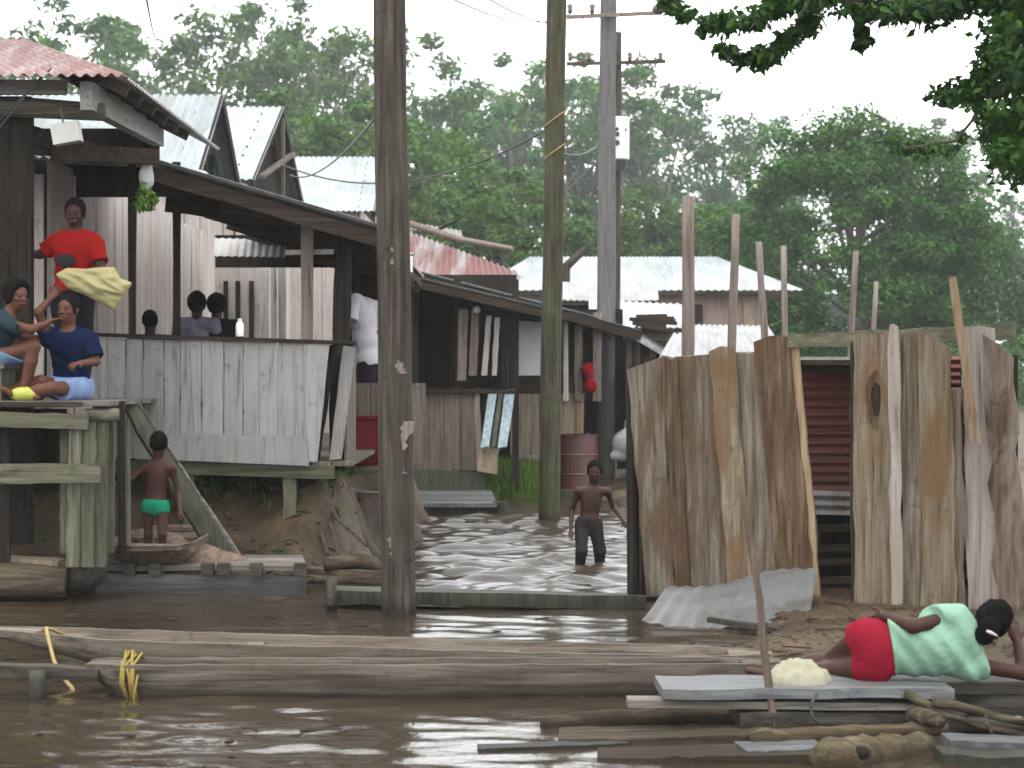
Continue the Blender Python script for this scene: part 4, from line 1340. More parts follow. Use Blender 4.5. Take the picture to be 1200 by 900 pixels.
# ---------------------------------------------------------------- plank shed, right
sh = thing('plank_shed', 'roofless looking shed of rough upright boards on the right bank', 'shed', (2.6, 15.0, .1))
def dl(px): return 15.75 - (px - 740) / 220 * .75
LB = [(735, 773, 431, 421, 758, 792, 700, 'shed_a'), (774, 793, 420, 424, 791, 809, 692, 'shed_c'), (792, 832, 419, 414, 808, 854, 688, 'shed_a'),
      (831, 861, 413, 410, 853, 881, 684, 'shed_b'), (860, 886, 410, 408, 880, 912, 680, 'shed_a'), (882, 924, 401, 397, 911, 953, 676, 'shed_c'),
      (921, 936, 412, 404, 949, 962, 708, 'pale_stick')]
LBL = ('leftmost grey brown board', None, None, 'pale tan edged board', None, 'rust brown board with a chipped top', 'narrow raw yellow edge board')
for i, (a, b, ta, tb, c_, d_, yb, mt) in enumerate(LB):
    m = MB(i + 1)
    o = -.03 if i % 2 else 0
    m.plank(U(a, ta, dl(a) + o), U(b, tb, dl(b) + o), U(d_, yb - 3, dl(b) + o), U(c_, yb, dl(a) + o), .03, 12, .010, chip=.03)
    ob = m.build('board', M[mt], sh)
    if LBL[i]: ob['label'] = LBL[i]
def dr(px): return 14.75 - (px - 995) / 205 * .45
RB = [(995, 1001, 400, 400, 998, 1004, 738, 'dark_z', .02), (1000, 1042, 392, 392, 1002, 1048, 742, 'shed_b', 0), (1041, 1053, 384, 379, 1044, 1057, 710, 'shed_e', -.05),
      (1055, 1077, 390, 391, 1059, 1083, 742, 'shed_a', 0), (1075, 1114, 391, 404, 1080, 1122, 738, 'shed_b', -.035), (1106, 1127, 452, 456, 1118, 1131, 744, 'shed_a', .0),
      (1127, 1166, 386, 384, 1134, 1176, 748, 'shed_e', .03), (1150, 1186, 388, 420, 1172, 1206, 752, 'shed_d', -.02)]
RLB = (None, 'wide tan board with a dark knot', 'thin pale batten standing proud', None, 'raw golden board, cut slanting at the top', 'narrow board below the rusty flap', 'pale grey split board', 'wide bark covered slab at the right edge')
for i, (a, b, ta, tb, c_, d_, yb, mt, o) in enumerate(RB):
    m = MB(i + 20)
    m.plank(U(a, ta, dr(a) + o), U(b, tb, dr(b) + o), U(d_, yb - 2, dr(b) + o), U(c_, yb, dr(a) + o), .03, 12, .012 if mt != 'shed_d' else .03, chip=.02)
    ob = m.build('board', M[mt], sh)
    if RLB[i]: ob['label'] = RLB[i]
    if i == 1:      # the knot
        kn = MB(3); D = dr(1020)
        for kk, (ry, rx) in enumerate(((34, 11), (20, 6))):
            cc = U(1027, 468, D - .022 - .004 * kk); k = D / F_PX
            vs = [cc + Vector((math.cos(t_) * rx * k * (1 + .15 * math.sin(3 * t_)), 0, math.sin(t_) * ry * k)) for t_ in [j * math.pi / 10 for j in range(20)]]
            kn2 = MB(); kn2.add(vs + [v + Y * .012 for v in vs], [tuple(range(20)), tuple(reversed(range(20, 40)))] + [(j, j + 20, (j + 1) % 20 + 20, (j + 1) % 20) for j in range(20)])
            kn2.build('knot', M['shed_c' if kk == 0 else 'dark_z'], ob)
m = MB(30); m.plank(U(1113, 325, 14.28), U(1121, 324, 14.28), U(1150, 520, 14.32), U(1138, 520, 14.32), .03, 8, .006); m.build('leaning_lath', M['pale_stick'], sh)
m = MB(31); m.beam(U(924, 400, 15.1), U(1190, 388, 14.6), .08, .11, seg=8, wob=.12); m.build('top_rail', M['moss_x'], sh)
m = MB(32); m.beam(U(740, 436, 15.9), U(930, 414, 15.25), .07, .09, seg=6, wob=.1); m.build('top_rail', M['dark_x'], sh)
m = MB(33); m.beam(U(760, 640, 15.82), U(960, 630, 15.15), .06, .08); m.build('lower_rail', M['dark_x'], sh)
m = MB(34); m.tube([(ux(936, 15.3), 15.3, -.1), (ux(930, 15.3), 15.3, 2.02)], .05, 8, .08); m.build('corner_post', M['dark_z'], sh)
m = MB(134); m.tube([(ux(742, 15.95), 15.95, -.3), (ux(740, 15.95), 15.95, 1.84)], .05, 8, .08)
m.build('corner_post', M['dark_z'], sh)
# inner rusty sheets, ribs lying flat
D = 15.75
m = MB(35); m.sheet(U(1150, 436, D), U(1150, 574, D), U(925, 576, D), U(925, 436, D), .075, .012, rows=3, wav_noise=.012); m.build('red_sheet', M['redsheet'], sh)
m = MB(36); m.sheet(U(1150, 418, D + .1), U(1150, 438, D + .1), U(925, 440, D + .1), U(925, 418, D + .1), .075, .012, rows=2, wav_noise=.02); m.build('upper_sheet', M['darksheet'], sh)
m = MB(37); m.sheet(U(1010, 576, D - .06), U(1010, 604, D - .06), U(925, 602, D - .06), U(925, 574, D - .06), .075, .012, rows=2, wav_noise=.02); m.build('grey_sheet', M['zinc_old'], sh)
for i, y_ in enumerate((620, 640, 659, 678)):
    m = MB(i + 40); m.beam(U(925, y_ + (i % 2) * 4, D + .02), U(1150, y_ - 5, D + .02), .03, .055, seg=4, wob=.08); m.build('inner_slat', M['log'], sh)
m = MB(45); m.box((ux(756, 16.4), 16.42, -.1), (ux(1158, 16.4), 16.48, 1.95)); m.build('back_wall', M['dark_z'], sh)
m = MB(46); m.box((ux(756, 16.4), 16.0, 1.86), (ux(1160, 15.2), 16.40, 1.9)); m.box((ux(940, 15.2), 15.3, 1.88), (ux(1160, 15.2), 15.99, 1.92)); m.build('added_shade_cover', M['dark_y'], sh)  # unseen flat cover, added to keep the inside of the shed dark
m = MB(47); m.box((ux(1172, 15.0), 14.6, 0), (ux(1174, 15.0) + .02, 16.41, 1.95)); m.build('side_wall', M['dark_z'], sh)
m = MB(147); m.box((ux(752, 16.0), 15.95, -.1), (ux(754, 16.0) + .02, 16.45, 1.7)); m.build('side_wall', M['dark_z'], sh)
m = MB(48); m.sheet(U(1125, 417, 15.2), U(1125, 450, 15.2), U(1085, 448, 15.2), U(1085, 417, 15.2), .06, .010, rows=2); m.build('rust_flap', M['redpatch'], sh)

# crumpled zinc sheet at the foot of the shed
m = MB(50); m.sheet(U(752, 722, 14.35), U(945, 738, 13.9), U(957, 672, 14.85), U(792, 694, 15.3), .13, .007, rows=9, wav_noise=.13)
tag(m.build('zinc_sheet', M['zinc_ground']), 'crumpled grey zinc sheet lying against the foot of the plank shed', 'metal sheet')
m = MB(51); m.beam(U(830, 726, 13.8), U(1005, 752, 13.3), .06, .035, seg=6, wob=.15)
tag(m.build('plank', M['wet_dark']), 'thin wet plank lying below the zinc sheet', 'plank')
m = MB(52); m.beam(U(944, 722, 14.7), U(1000, 728, 14.6), .14, .12, seg=3, wob=.15)
tag(m.build('plank', M['grey_x']), 'short grey block in the shed doorway', 'plank')
m = MB(53); m.beam(U(905, 742, 14.0), U(1010, 735, 14.3), .16, .05, seg=5, wob=.12)
tag(m.build('plank', M['log_pale']), 'brown plank on the mud before the shed doorway', 'plank')

# bare posts behind the shed
PST = [(806, 230, 806, 418, 19.5, .068), (862, 251, 858, 412, 20.5, .050), (889, 283, 896, 395, 22.0, .043), (918, 288, 920, 396, 23.0, .040), (1003, 294, 998, 395, 21.0, .036), (1027, 330, 1023, 394, 22.5, .032)]
PLB = ('thickest bare post, leftmost behind the plank shed', 'second bare post from the left behind the shed, before the pink wall', 'thin bare post before the door of the pink house', 'straight thin post at the right end of the long zinc roof', 'thin post above the shed doorway against the dense tree', 'shortest post, rightmost above the shed')
for i, (x0, y0, x1, y1, D, rad) in enumerate(PST):
    a = U(x0, y0, D); b = U(x1, y1, D); dd = (b - a).normalized()
    b = a + dd * ((a.z + .2) / -dd.z)
    m = MB(i + 3); n = 8
    m.tube([b.lerp(a, j / n) + X * (r.uniform(-.006, .006)) for j in range(n + 1)], [rad * (1.1 - .25 * j / n) for j in range(n + 1)], 9, .06)
    tag(m.build('bare_post', M['post'], None, True), PLB[i], 'post', 'bare posts behind the plank shed')
# shore stick
m = MB(8); pts = [U(867, 558, 9.95), U(872, 590, 9.95), U(880, 640, 9.93), U(890, 700, 9.91), U(895, 760, 9.89), U(902, 810, 9.88), U(909, 866, 9.87)]
pts.append(pts[-1] + (pts[-1] - pts[-2]).normalized() * .3)
m.tube(pts, [.015, .016, .018, .019, .020, .021, .021, .021], 9, .06)
so = tag(m.build('mooring_stick', M['stick'], None, True), 'crooked brown stick standing upright in the foreground before the shed', 'stick')

# ---------------------------------------------------------------- landing deck, left
dk = thing('landing_deck', 'raised mossy landing deck on stilts at the left edge', 'deck', (-4.2, 16.6, .1))
DZ = 1.595
m = MB(1); yy = 15.72
while yy < 18.2:
    w = r.uniform(.17, .24)
    m2 = MB(int(yy * 10)); m2.plank((-7.5, yy, DZ), (-7.5, yy + w - .012, DZ), (ux(136, 16) + r.uniform(-.06, .03), yy + w - .012, DZ), (ux(136, 16) + r.uniform(-.06, .03), yy, DZ), .035, 8, .006, nrm=Z)
    m2.build('deck_plank', M['grey_x'], dk); yy += w
m = MB(2); m.beam(U(-60, 490, 15.7), U(104, 494, 15.7), .09, .12, seg=8, wob=.06); m.build('front_beam', M['moss_x'], dk)
m = MB(12); m.beam(U(-60, 474, 15.68), U(96, 474, 15.68), .05, .04, seg=8, wob=.12); m.build('edge_board', M['dark_x'], dk)
m = MB(22); m.tube([U(100, 488, 15.75), U(140, 486, 15.8)], [.055, .05], 8, .1); m.build('joist_end', M['moss_x'], dk, True)
for k_, (px, w, t0, D) in enumerate(((88, .10, 496, 15.75), (103, .12, 493, 15.78), (116, .11, 490, 15.82), (128, .055, 492, 16.0), (74, .075, 500, 15.9))):
    m = MB(k_ + 5); m.beam(U(px - 2 + k_ * 1.2, 664 if k_ < 3 else 648, D), U(px + 2, t0, D), w, .08, Y, 10, .10); m.build('stilt', M['moss_z'], dk)
for k_, (px, w, t0, yb, D, mt) in enumerate(((143, .055, 470, 646, 16.1, 'dark_z'), (150, .04, 492, 640, 16.2, 'moss_z'), (6, .08, 505, 660, 15.9, 'dark_z'), (-30, .1, 505, 660, 15.8, 'dark_z'))):
    m = MB(k_ + 15); m.beam(U(px, yb, D), U(px - 1, t0, D), w, .05, Y, 8, .08); m.build('stilt', M[mt], dk)
m = MB(25); m.beam(U(-60, 556, 15.68), U(118, 554, 15.62), .05, .155, seg=8, wob=.05); m.build('side_rail', M['moss_x'], dk)
m = MB(26); m.box((-7.0, 18.25, .35), (ux(70, 18), 18.3, DZ - .1)); m.build('back_boards', M['dark_z'], dk)
# leaning ramp plank
m = MB(27); m.plank(U(141, 468, 16.9), U(163, 474, 17.0), U(281, 656, 17.1), U(250, 656, 17.05), .045, 10, .012)
rp = tag(m.build('ramp_plank', M['wet_dark']), 'dark wet plank leaning from the landing deck down to the walkway', 'plank')
m = MB(28); m.plank(U(163, 473, 16.99), U(166, 475, 17.0), U(285, 654, 17.1), U(281, 656, 17.1), .06, 10, .004); m.build('edge_batten', M['grey_x'], rp)
# walkway in front
wk = thing('walkway', 'low plank walkway along the left bank below the deck', 'walkway', (-2.8, 16.5, 0))
for i in range(4):
    m = MB(i + 3); y0 = 16.4 + i * .24
    m.plank((ux(70, 16.5), y0, .235), (ux(70, 16.5), y0 + .22, .24), (ux(357 - 5 * i, 16.5), y0 + .22, .235), (ux(361 - 5 * i, 16.5), y0, .23), .04, 10, .01, nrm=Z)
    m.build('walk_plank', M['grey_x'], wk)
m = MB(8); m.beam(U(112, 686, 16.46), U(358, 689, 16.46), .04, .20, seg=8, wob=.05); m.build('side_board', M['grey_wet'], wk)
for px in (152, 182, 243, 262, 300, 352):
    m = MB(px); x = ux(px, 16.36); m.box((x - .05, 16.33, .16), (x + .05, 16.43, .255)); m.build('cleat', M['log_dark'], wk)
# plank and mud log at the far left
m = MB(9); m.beam(U(-40, 655, 16.2), U(72, 662, 16.2), .3, .08, seg=6, wob=.12); tag(m.build('plank', M['tan_z']), 'tan plank on the bank under the landing deck', 'plank')
m = MB(10); m.tube([U(-60, 679, 15.9), U(20, 682, 15.9), U(78, 684, 15.9)], [.16, .15, .12], 12, .06); tag(m.build('bank_log', M['log'], None, True), 'dark brown log half in the water at the left edge', 'log')
m = MB(11); m.tube([U(78, 690, 16.0), U(100, 676, 16.0), U(118, 668, 16.1)], [.10, .12, .09], 9, .12); tag(m.build('bank_log', M['log_dark'], None, True), 'short black stump under the deck stilts', 'log')

# channel plank behind the thick pole
m = MB(12)
cp = thing('channel_plank', 'long wet plank across the channel behind the thick pole', 'plank', (-.2, 15.5, 0))
m.plank(U(388, 686, 15.6), U(388, 690, 15.35), U(757, 714, 15.35), U(757, 696, 16.4), .05, 12, .012, nrm=Z); m.build('plank_top', M['wet_dark'], cp)
m = MB(13); m.beam(U(386, 699, 15.32), U(757, 706, 15.36), .05, .10, seg=10, wob=.08); m.build('plank_edge', M['wet_dark'], cp)
m = MB(14); m.tube([U(388, 722, 15.2), U(388, 679, 15.2)], [.045, .04], 9, .08)
tag(m.build('mooring_post', M['log_dark'], None, True), 'short black post in the water left of the thick pole', 'post')
m = MB(15); m.tube([U(380, 662, 17.0), U(425, 656, 17.1), U(450, 668, 17.0)], [.05, .07, .05], 8, .15); tag(m.build('bank_log', M['log'], None, True), 'small brown log on the bank left of the thick pole', 'log')
m = MB(16); m.beam(U(355, 668, 17.2), U(452, 672, 17.0), .25, .05, seg=6, wob=.12); tag(m.build('plank', M['log']), 'muddy plank on the bank left of the thick pole', 'plank')
# roots and sticks on the bank under the porch
for k_, (pa, pb, pc, rad) in enumerate((((352, 570), (372, 610), (384, 650), .022), ((372, 566), (392, 605), (430, 640), .018), ((345, 600), (360, 640), (372, 662), .018), ((392, 570), (386, 610), (398, 655), .016))):
    m = MB(k_); m.tube([U(*pa, 18.4), U(*pb, 18.15), U(*pc, 17.7)], [rad, rad * .9, rad * .7], 7, .1)
    tag(m.build('root', M['log'], None, True), ('leftmost root hanging below the porch corner', 'long root slanting right below the porch corner', 'short root beside the porch stilt', 'steep root below the red bin')[k_], 'root', 'roots on the mud below the porch')

# ---------------------------------------------------------------- canoes
def canoe(name, label, p0, p1, hw, depth, mat, seed, tipL=.5, tipR=.5, riseL=.05, riseR=.0, blunt=(.25, .25), group=None, n=36):
    """dugout: U section, outer and inner skin, rim; p0, p1 are the gunwale ends on the centre line"""
    p0 = Vector(p0); p1 = Vector(p1)
    t = (p1 - p0).normalized(); sd = t.cross(Z).normalized(); L = (p1 - p0).length
    rr = random.Random(seed)
    m = MB(seed); ks = 12
    outer = []; inner = []
    for i in range(n + 1):
        s_ = i / n; d = s_ * L
        wl_ = min(1, blunt[0] + (1 - blunt[0]) * math.sin(min(1, d / tipL) * math.pi / 2)); wr_ = min(1, blunt[1] + (1 - blunt[1]) * math.sin(min(1, (L - d) / tipR) * math.pi / 2))
        w = hw * wl_ * wr_
        dp = depth * (min(1, .22 + .78 * min(1, d / tipL)) * min(1, .22 + .78 * min(1, (L - d) / tipR)))
        ris = riseL * max(0, 1 - d / (tipL * 1.6)) ** 2 + riseR * max(0, 1 - (L - d) / (tipR * 1.6)) ** 2
        c = p0 + t * d + Z * (ris + rr.uniform(-.004, .004))
        ro = []; ri = []
        for k in range(ks + 1):
            a = math.pi * k / ks
            x = -math.cos(a); zz = -abs(math.sin(a)) ** .65
            ro.append(c + sd * (x * w * (1 - .10 * abs(zz))) + Z * zz * dp)
            th = min(.028, w * .3)
            ri.append(c + sd * (x * (w - th) * (1 - .12 * abs(zz))) + Z * min(0, zz * (dp - .04)))
        outer.append(ro); inner.append(ri)
    S_ = ks + 1
    vs = [p for ro in outer for p in ro] + [p for ri in inner for p in ri]
    o = (n + 1) * S_; fs = []
    for i in range(n):
        for k in range(ks):
            a = i * S_ + k
            fs.append((a, a + S_, a + S_ + 1, a + 1)); fs.append((o + a, o + a + 1, o + a + S_ + 1, o + a + S_))
        for k in (0, ks):
            a = i * S_ + k
            fs.append((a, o + a, o + a + S_, a + S_))
    for i in (0, n):
        for k in range(ks):
            a = i * S_ + k; fs.append((a, a + 1, o + a + 1, o + a))
    root = thing(name, label, 'canoe', (p0 + p1) / 2 - Z * depth, group)
    m.add(vs, fs); m.build('hull', M[mat], root, False)
    # end blocks left solid by the maker
    for i, (sgn) in ((0, 1), (n, -1)):
        ro = outer[i]; r2 = outer[i + sgn * 2]
        q = MB(); top = [ro[0] - Z * .004, ro[-1] - Z * .004, r2[-1] * .92 + r2[0] * .08 - Z * .006, r2[0] * .92 + r2[-1] * .08 - Z * .006]
        bot = [p - Z * .035 for p in top]
        q.hexa(bot + top); q.build('end_block', M[mat], root)
    for f_ in (.35, .68):
        i = int(n * f_); q = MB(); a, b = inner[i][0], inner[i][-1]
        q.beam(a - Z * .06, b - Z * .06, .10, .025); q.build('thwart', M[mat], root)
    return root
c1 = canoe('dugout_canoe', 'long brown dugout canoe with a raised pointed left end', (ux(-4, 12.0), 12.0, uz(741, 12.0)), (ux(905, 11.72), 11.72, uz(765, 11.72)), .25, .26, 'canoe', 3, 1.0, .6, .03, .0, (.30, .3), 'dugout canoes on the foreground water')
c2 = canoe('dugout_canoe', 'long low weathered dugout canoe with yellow rope coiled on its left end', (ux(104, 11.3), 11.3, uz(775, 11.3)), (ux(915, 11.3), 11.3, uz(774, 11.3)), .15, .26, 'canoe_g', 8, .22, .5, 0, 0, (.7, .4), 'dugout canoes on the foreground water')
m = MB(3); m.beam(U(-60, 782, 11.25), U(118, 790, 11.2), .12, .07, seg=6, wob=.1)
tag(m.build('mooring_beam', M['log_dark']), 'black wet beam under the pointed canoe end', 'beam')
m = MB(4); m.tube([U(45, 850, 11.1), U(44, 786, 11.1)], [.05, .045], 9, .08); tag(m.build('mooring_post', M['log_dark'], None, True), 'short black post in the water under the pointed canoe end', 'post')
# ropes
def rope(name, label, pts, rad, mat, wraps=None):
    m = MB(2); m.tube(pts, rad, 7, .12); 
    return tag(m.build(name, M[mat], None, True), label, 'rope', 'ropes on the canoes')
D = 11.2
rope('rope', 'thin tan rope hanging in a curve from the pointed canoe end', [U(74, 744, 12.0), U(62, 738, 11.85), U(54, 736, 11.72), U(57, 750, 11.66), U(63, 773, 11.6), U(72, 792, 11.5), U(84, 806, 11.4), U(92, 820, 11.3)], .011, 'rope_pale')
rr_ = random.Random(4)
pts = []
for i in range(64):
    a = i / 8.0 * 2 * math.pi
    x = ux(147, 11.3) + (i % 24) * .0042 + rr_.uniform(-.018, .018)
    pts.append(Vector((x, 11.3 + math.cos(a) * (.172 + rr_.uniform(0, .02)), .085 + math.sin(a) * (.135 + rr_.uniform(-.01, .02)))))
for py, dx in ((792, 3), (805, 1), (815, -1), (826, 0)): pts.append(U(158 + dx, py, 11.11))
rope('rope', 'yellow rope wound in a thick coil round the low canoe end', pts, .0075, 'rope')

# child's dugout lying end on at the foot of the ramp
c3 = canoe('dugout_canoe', 'small pinkish dugout lying end on under the child in green briefs', (ux(166, 16.2), 16.2, .42), (ux(215, 17.7), 17.7, .46), .38, .22, 'canoe_p', 12, .3, .6, .0, .02, (.85, .5), None, 20)
cloth_blob('mud_heap', 'pale pinkish heap of silt beside the small dugout', 'silt heap', [(U(218, 652, 16.9), (.30, .25, .12)), (U(250, 658, 16.9), (.30, .25, .09)), (U(200, 640, 17.0), (.14, .15, .12))], 'canoe_p', .02, .015, 9, 2)
# fallen branches and logs in the foreground right
LG = [((636, 850, 10.2), (760, 842, 10.3), (900, 850, 10.15), .05, 'log', 'long brown driftwood log left of the upright stick'),
      ((880, 866, 9.6), (1000, 860, 9.7), (1110, 854, 9.75), .045, 'log_pale', 'yellowish log behind the sawn log end'),
      ((1000, 864, 9.8), (1100, 855, 9.85), (1215, 850, 9.9), .05, 'log_dark', 'dark log running off right below the dark planks')]
for k_, (a, b, c_, rad, mt, lb) in enumerate(LG):
    m = MB(k_ + 2); n = 16; pa, pb, pc = U(*a), U(*b), U(*c_)
    def bz(t_): return pa * (1 - t_) ** 2 + (pb * 2 - (pa + pc) / 2) * 2 * t_ * (1 - t_) + pc * t_ ** 2
    m.tube([bz(i / n) + Vector((0, 0, r.uniform(-.006, .006))) for i in range(n + 1)], [rad * r.uniform(.94, 1.05) * (1.1 - .3 * i / n) * (.75 if i in (0, n) else 1) for i in range(n + 1)], 12, .045)
    tag(m.build('driftwood_log', M[mt], None, True), lb, 'log', 'driftwood in the right foreground')
for k_, (a, b, w, h_, mt, lb) in enumerate((((655, 866, 9.85), (905, 860, 9.8), .34, .05, 'log', 'wide brown board lying in the water left of the upright stick'),
        ((700, 888, 9.45), (955, 884, 9.4), .30, .05, 'log', 'wide muddy board along the bottom edge left of the sawn log'),
        ((560, 878, 9.6), (735, 872, 9.65), .12, .03, 'log_dark', 'narrow half sunk board farthest left among the driftwood'))):
    m = MB(k_ + 40); m.beam(U(*a), U(*b), w, h_, seg=14, wob=.10)
    tag(m.build('plank', M[mt]), lb, 'plank', 'planks in the right foreground')
m = MB(9); lg = thing('sawn_log', 'thick sawn log end facing out in the bottom right corner', 'log', U(1010, 890, 9.3))
pts = [U(962, 884, 9.15), U(1000, 880, 9.25), U(1060, 874, 9.5), U(1112, 868, 9.8)]
m.tube([pts[0].lerp(pts[3], i / 16) + Vector((0, 0, .012 * math.sin(i * 1.7) - .03)) for i in range(17)], [(.072, .095, .105)[min(i, 2)] if i < 3 else .108 - .0025 * i for i in range(17)], 18, .03); m.build('trunk', M['log_pale'], lg, True)
m = MB(10); m.ball(U(1010, 882, 9.20), (.045, .03, .032), 14, 9); m.build('knot_hole', M['dark_z'], lg, True)
for k_, (a, b, w, h_, mt, lb) in enumerate((((772, 806, 10.05), (1105, 804, 10.08), .46, .05, 'grey_wet', 'pale grey plank the woman lies on'),
        ((735, 822, 9.95), (1090, 826, 9.95), .16, .035, 'grey_x', 'thin grey plank under the pale plank'),
        ((860, 836, 10.1), (1120, 838, 10.1), .5, .09, 'log_dark', 'black wet timber under the thin grey plank'),
        ((1085, 802, 10.25), (1260, 800, 10.3), .30, .06, 'log_dark', 'dark plank under the woman elbow'),
        ((868, 880, 9.45), (962, 876, 9.5), .26, .04, 'grey_wet', 'short pale grey plank left of the sawn log end'),
        ((1108, 868, 9.5), (1260, 874, 9.5), .20, .04, 'grey_wet', 'grey plank at the right edge beside the sawn log'),
        ((1100, 890, 9.3), (1260, 896, 9.3), .25, .09, 'wet_dark', 'dark wet plank in the bottom right corner'),
        ((1010, 815, 10.4), (1260, 818, 10.4), .5, .12, 'log_dark', 'black timber behind the grey plank at the right edge'))):
    m = MB(k_ + 60); m.beam(U(*a), U(*b), w, h_, seg=9, wob=.09)
    tag(m.build('plank', M[mt]), lb, 'plank', 'planks in the right foreground')
for k_, (P_, rad, lb) in enumerate((([(1060, 812, 9.85), (1110, 838, 9.8), (1150, 852, 9.75), (1205, 862, 9.7)], .022, 'pale forked branch reaching to the right edge'),
        ([(1092, 822, 9.8), (1118, 826, 9.78), (1160, 838, 9.75), (1215, 850, 9.7)], .028, 'thick pale branch over the dark planks'),
        ([(958, 812, 9.8), (950, 826, 9.78), (952, 842, 9.76), (962, 850, 9.76)], .008, 'thin curved twig under the pale plank'),
        ([(1155, 832, 9.7), (1156, 848, 9.7), (1164, 862, 9.68)], .009, 'thin hooked twig at the right edge'),
        ([(1070, 838, 9.8), (1090, 842, 9.7), (1104, 846, 9.65)], .05, 'short blunt log end under the woman shoulder'))):
    m = MB(k_); m.tube([U(*q) for q in P_], [rad * (1 - .12 * i) for i in range(len(P_))], 8, .08)
    tag(m.build('branch', M['log' if k_ != 2 else 'log_dark'], None, True), lb, 'branch', 'branches in the right foreground')

# stones and clods on the mud before the shed
m = MB(5); rs = random.Random(9)
for i in range(520):
    x = rs.uniform(.6, 3.2); y = rs.uniform(11.6, 14.5); z = gz1(x, y)
    if z < -.03: continue
    s_ = rs.uniform(.006, .018); m.ball((x, y, z + s_ * .15), (s_ * rs.uniform(.8, 1.7), s_, s_ * rs.uniform(.6, 1.0)), 6, 5)
    if i % 9 == 0:
        a = rs.uniform(0, 3.14); l_ = rs.uniform(.08, .3)
        m.tube([(x, y, z + .02), (x + math.cos(a) * l_, y + math.sin(a) * l_, gz1(x + math.cos(a) * l_, y + math.sin(a) * l_) + .02)], rs.uniform(.005, .011), 5, .2)
tag(m.build('mud_clods', M['mud']), 'clods and debris on the mud before the shed', 'debris', kind='stuff')
m = MB(6); rs = random.Random(19)
for i in range(620):
    x = rs.uniform(-4.6, -1.0); y = rs.uniform(16.9, 19.5); z = gz1(x, y)
    if z < -.03: continue
    s_ = rs.uniform(.008, .026); m.ball((x, y, z + s_ * .1), (s_ * rs.uniform(.8, 1.7), s_, s_ * rs.uniform(.5, 1.0)), 6, 5)
    if i % 6 == 0:
        a = rs.uniform(0, 3.14); l_ = rs.uniform(.1, .45)
        m.tube([(x, y, z + .02), (x + math.cos(a) * l_, y + math.sin(a) * l_ * .4, gz1(x + math.cos(a) * l_, y + math.sin(a) * l_ * .4) + .02)], rs.uniform(.006, .014), 5, .2)
tag(m.build('bank_debris', M['mud']), 'clods and sticks on the mud bank under the porch', 'debris', kind='stuff')
m = MB(8); rs = random.Random(29)
for i in range(150):
    x = rs.uniform(-3.2, 2.6); y = rs.uniform(8.9, 17.2)
    if gz1(x, y) > -.05: continue
    a = rs.uniform(0, 3.14); l_ = rs.uniform(.015, .05) if i % 5 else rs.uniform(.08, .22)
    if i % 5: m.ball((x, y, .004), (l_, l_ * .5, .004), 6, 4)
    else: m.tube([(x, y, .004), (x + math.cos(a) * l_, y + math.sin(a) * l_, .004)], .005, 5)
tag(m.build('floating_litter', M['log']), 'leaves and twigs floating on the brown water', 'litter', kind='stuff')
# grass tuft at the corner of the middle house
def grass_patch(x0, x1, y0, y1, n, hgt, label, seed=0):
    rs = np.random.RandomState(seed)
    x = rs.uniform(x0, x1, n); y = rs.uniform(y0, y1, n); z = ground_z(x, y)
    h_ = hgt * rs.uniform(.4, 1.1, n); a = rs.uniform(0, 6.28, n); l_ = rs.uniform(.1, .6, n) * h_
    w = .006 + .01 * rs.rand(n)
    dx, dy = np.cos(a), np.sin(a)
    p = np.stack([x, y, z - .02], -1)
    side = np.stack([-dy, dx, np.zeros(n)], -1) * w[:, None]
    mid = p + np.stack([dx * l_ * .4, dy * l_ * .4, h_ * .6], -1); tip = p + np.stack([dx * l_, dy * l_, h_], -1)
    V = np.stack([p - side, p + side, mid + side * .7, mid - side * .7, mid - side * .7, mid + side * .7, tip + side * .15, tip - side * .15], 1).reshape(-1, 3)
    b = np.arange(n)[:, None] * 8
    Q = np.concatenate([b + np.array([[0, 1, 2, 3]]), b + np.array([[3, 2, 6, 7]])])
    o = mesh_np('grass', V, Q, M['grass'])
    return tag(o, label, 'grass', kind='stuff')
grass_patch(ux(562, 29), ux(645, 29), 28.7, 30.9, 2600, .42, 'short green grass on the bank beside the olive pole', 1)
grass_patch(-3.9, -1.6, 18.2, 21.0, 900, .14, 'sparse weeds on the mud under the porch', 2)

# red drum, bin, cloth, bottle, melon, hanging plant
dr_ = thing('oil_drum', 'rusty red oil drum on the bank behind the wading child', 'drum', (ux(678, 29.7), 29.9, .02))
c = Vector((ux(678, 29.9), 29.9, 0)); R_ = .29
m = MB(); prof = [(0, .27), (.0, R_ + .006), (.02, R_ + .006), (.03, R_), (.28, R_), (.295, R_ + .014), (.31, R_), (.57, R_), (.585, R_ + .014), (.60, R_), (.85, R_), (.86, R_ + .008), (.885, R_ + .008), (.885, R_ - .012), (.86, R_ - .02)]
m.tube([c + Z * (z_ + .03) for z_, _ in prof], [q for _, q in prof], 28); m.build('barrel', M['reddrum'], dr_, False)
m = MB(); m.tube([c + Z * .905 + X * .14, c + Z * .93 + X * .14], .035, 10); m.build('bung', M['darksheet'], dr_)
rb = thing('red_bin', 'dark red plastic bin behind the thick pole beside the porch', 'bin', U(425, 541, 21.1))
a, b = U(400, 541, 21.02), U(452, 541, 21.02)
m = MB(); x0, x1 = ux(401, 21.05), ux(452, 21.05); zb = .855; zt = uz(491, 21.05)
m.hexa([(x0 + .04, 21.02, zb), (x1 - .04, 21.02, zb), (x1 - .04, 21.32, zb), (x0 + .04, 21.32, zb), (x0, 20.98, zt), (x1, 20.98, zt), (x1, 21.36, zt), (x0, 21.36, zt)]); m.build('tub', M['redbin'], rb)
m = MB(); m.box((x0 - .02, 20.96, zt + .002), (x1 + .02, 21.38, zt + .035)); m.build('rim', M['redbin'], rb)
m = MB(); 
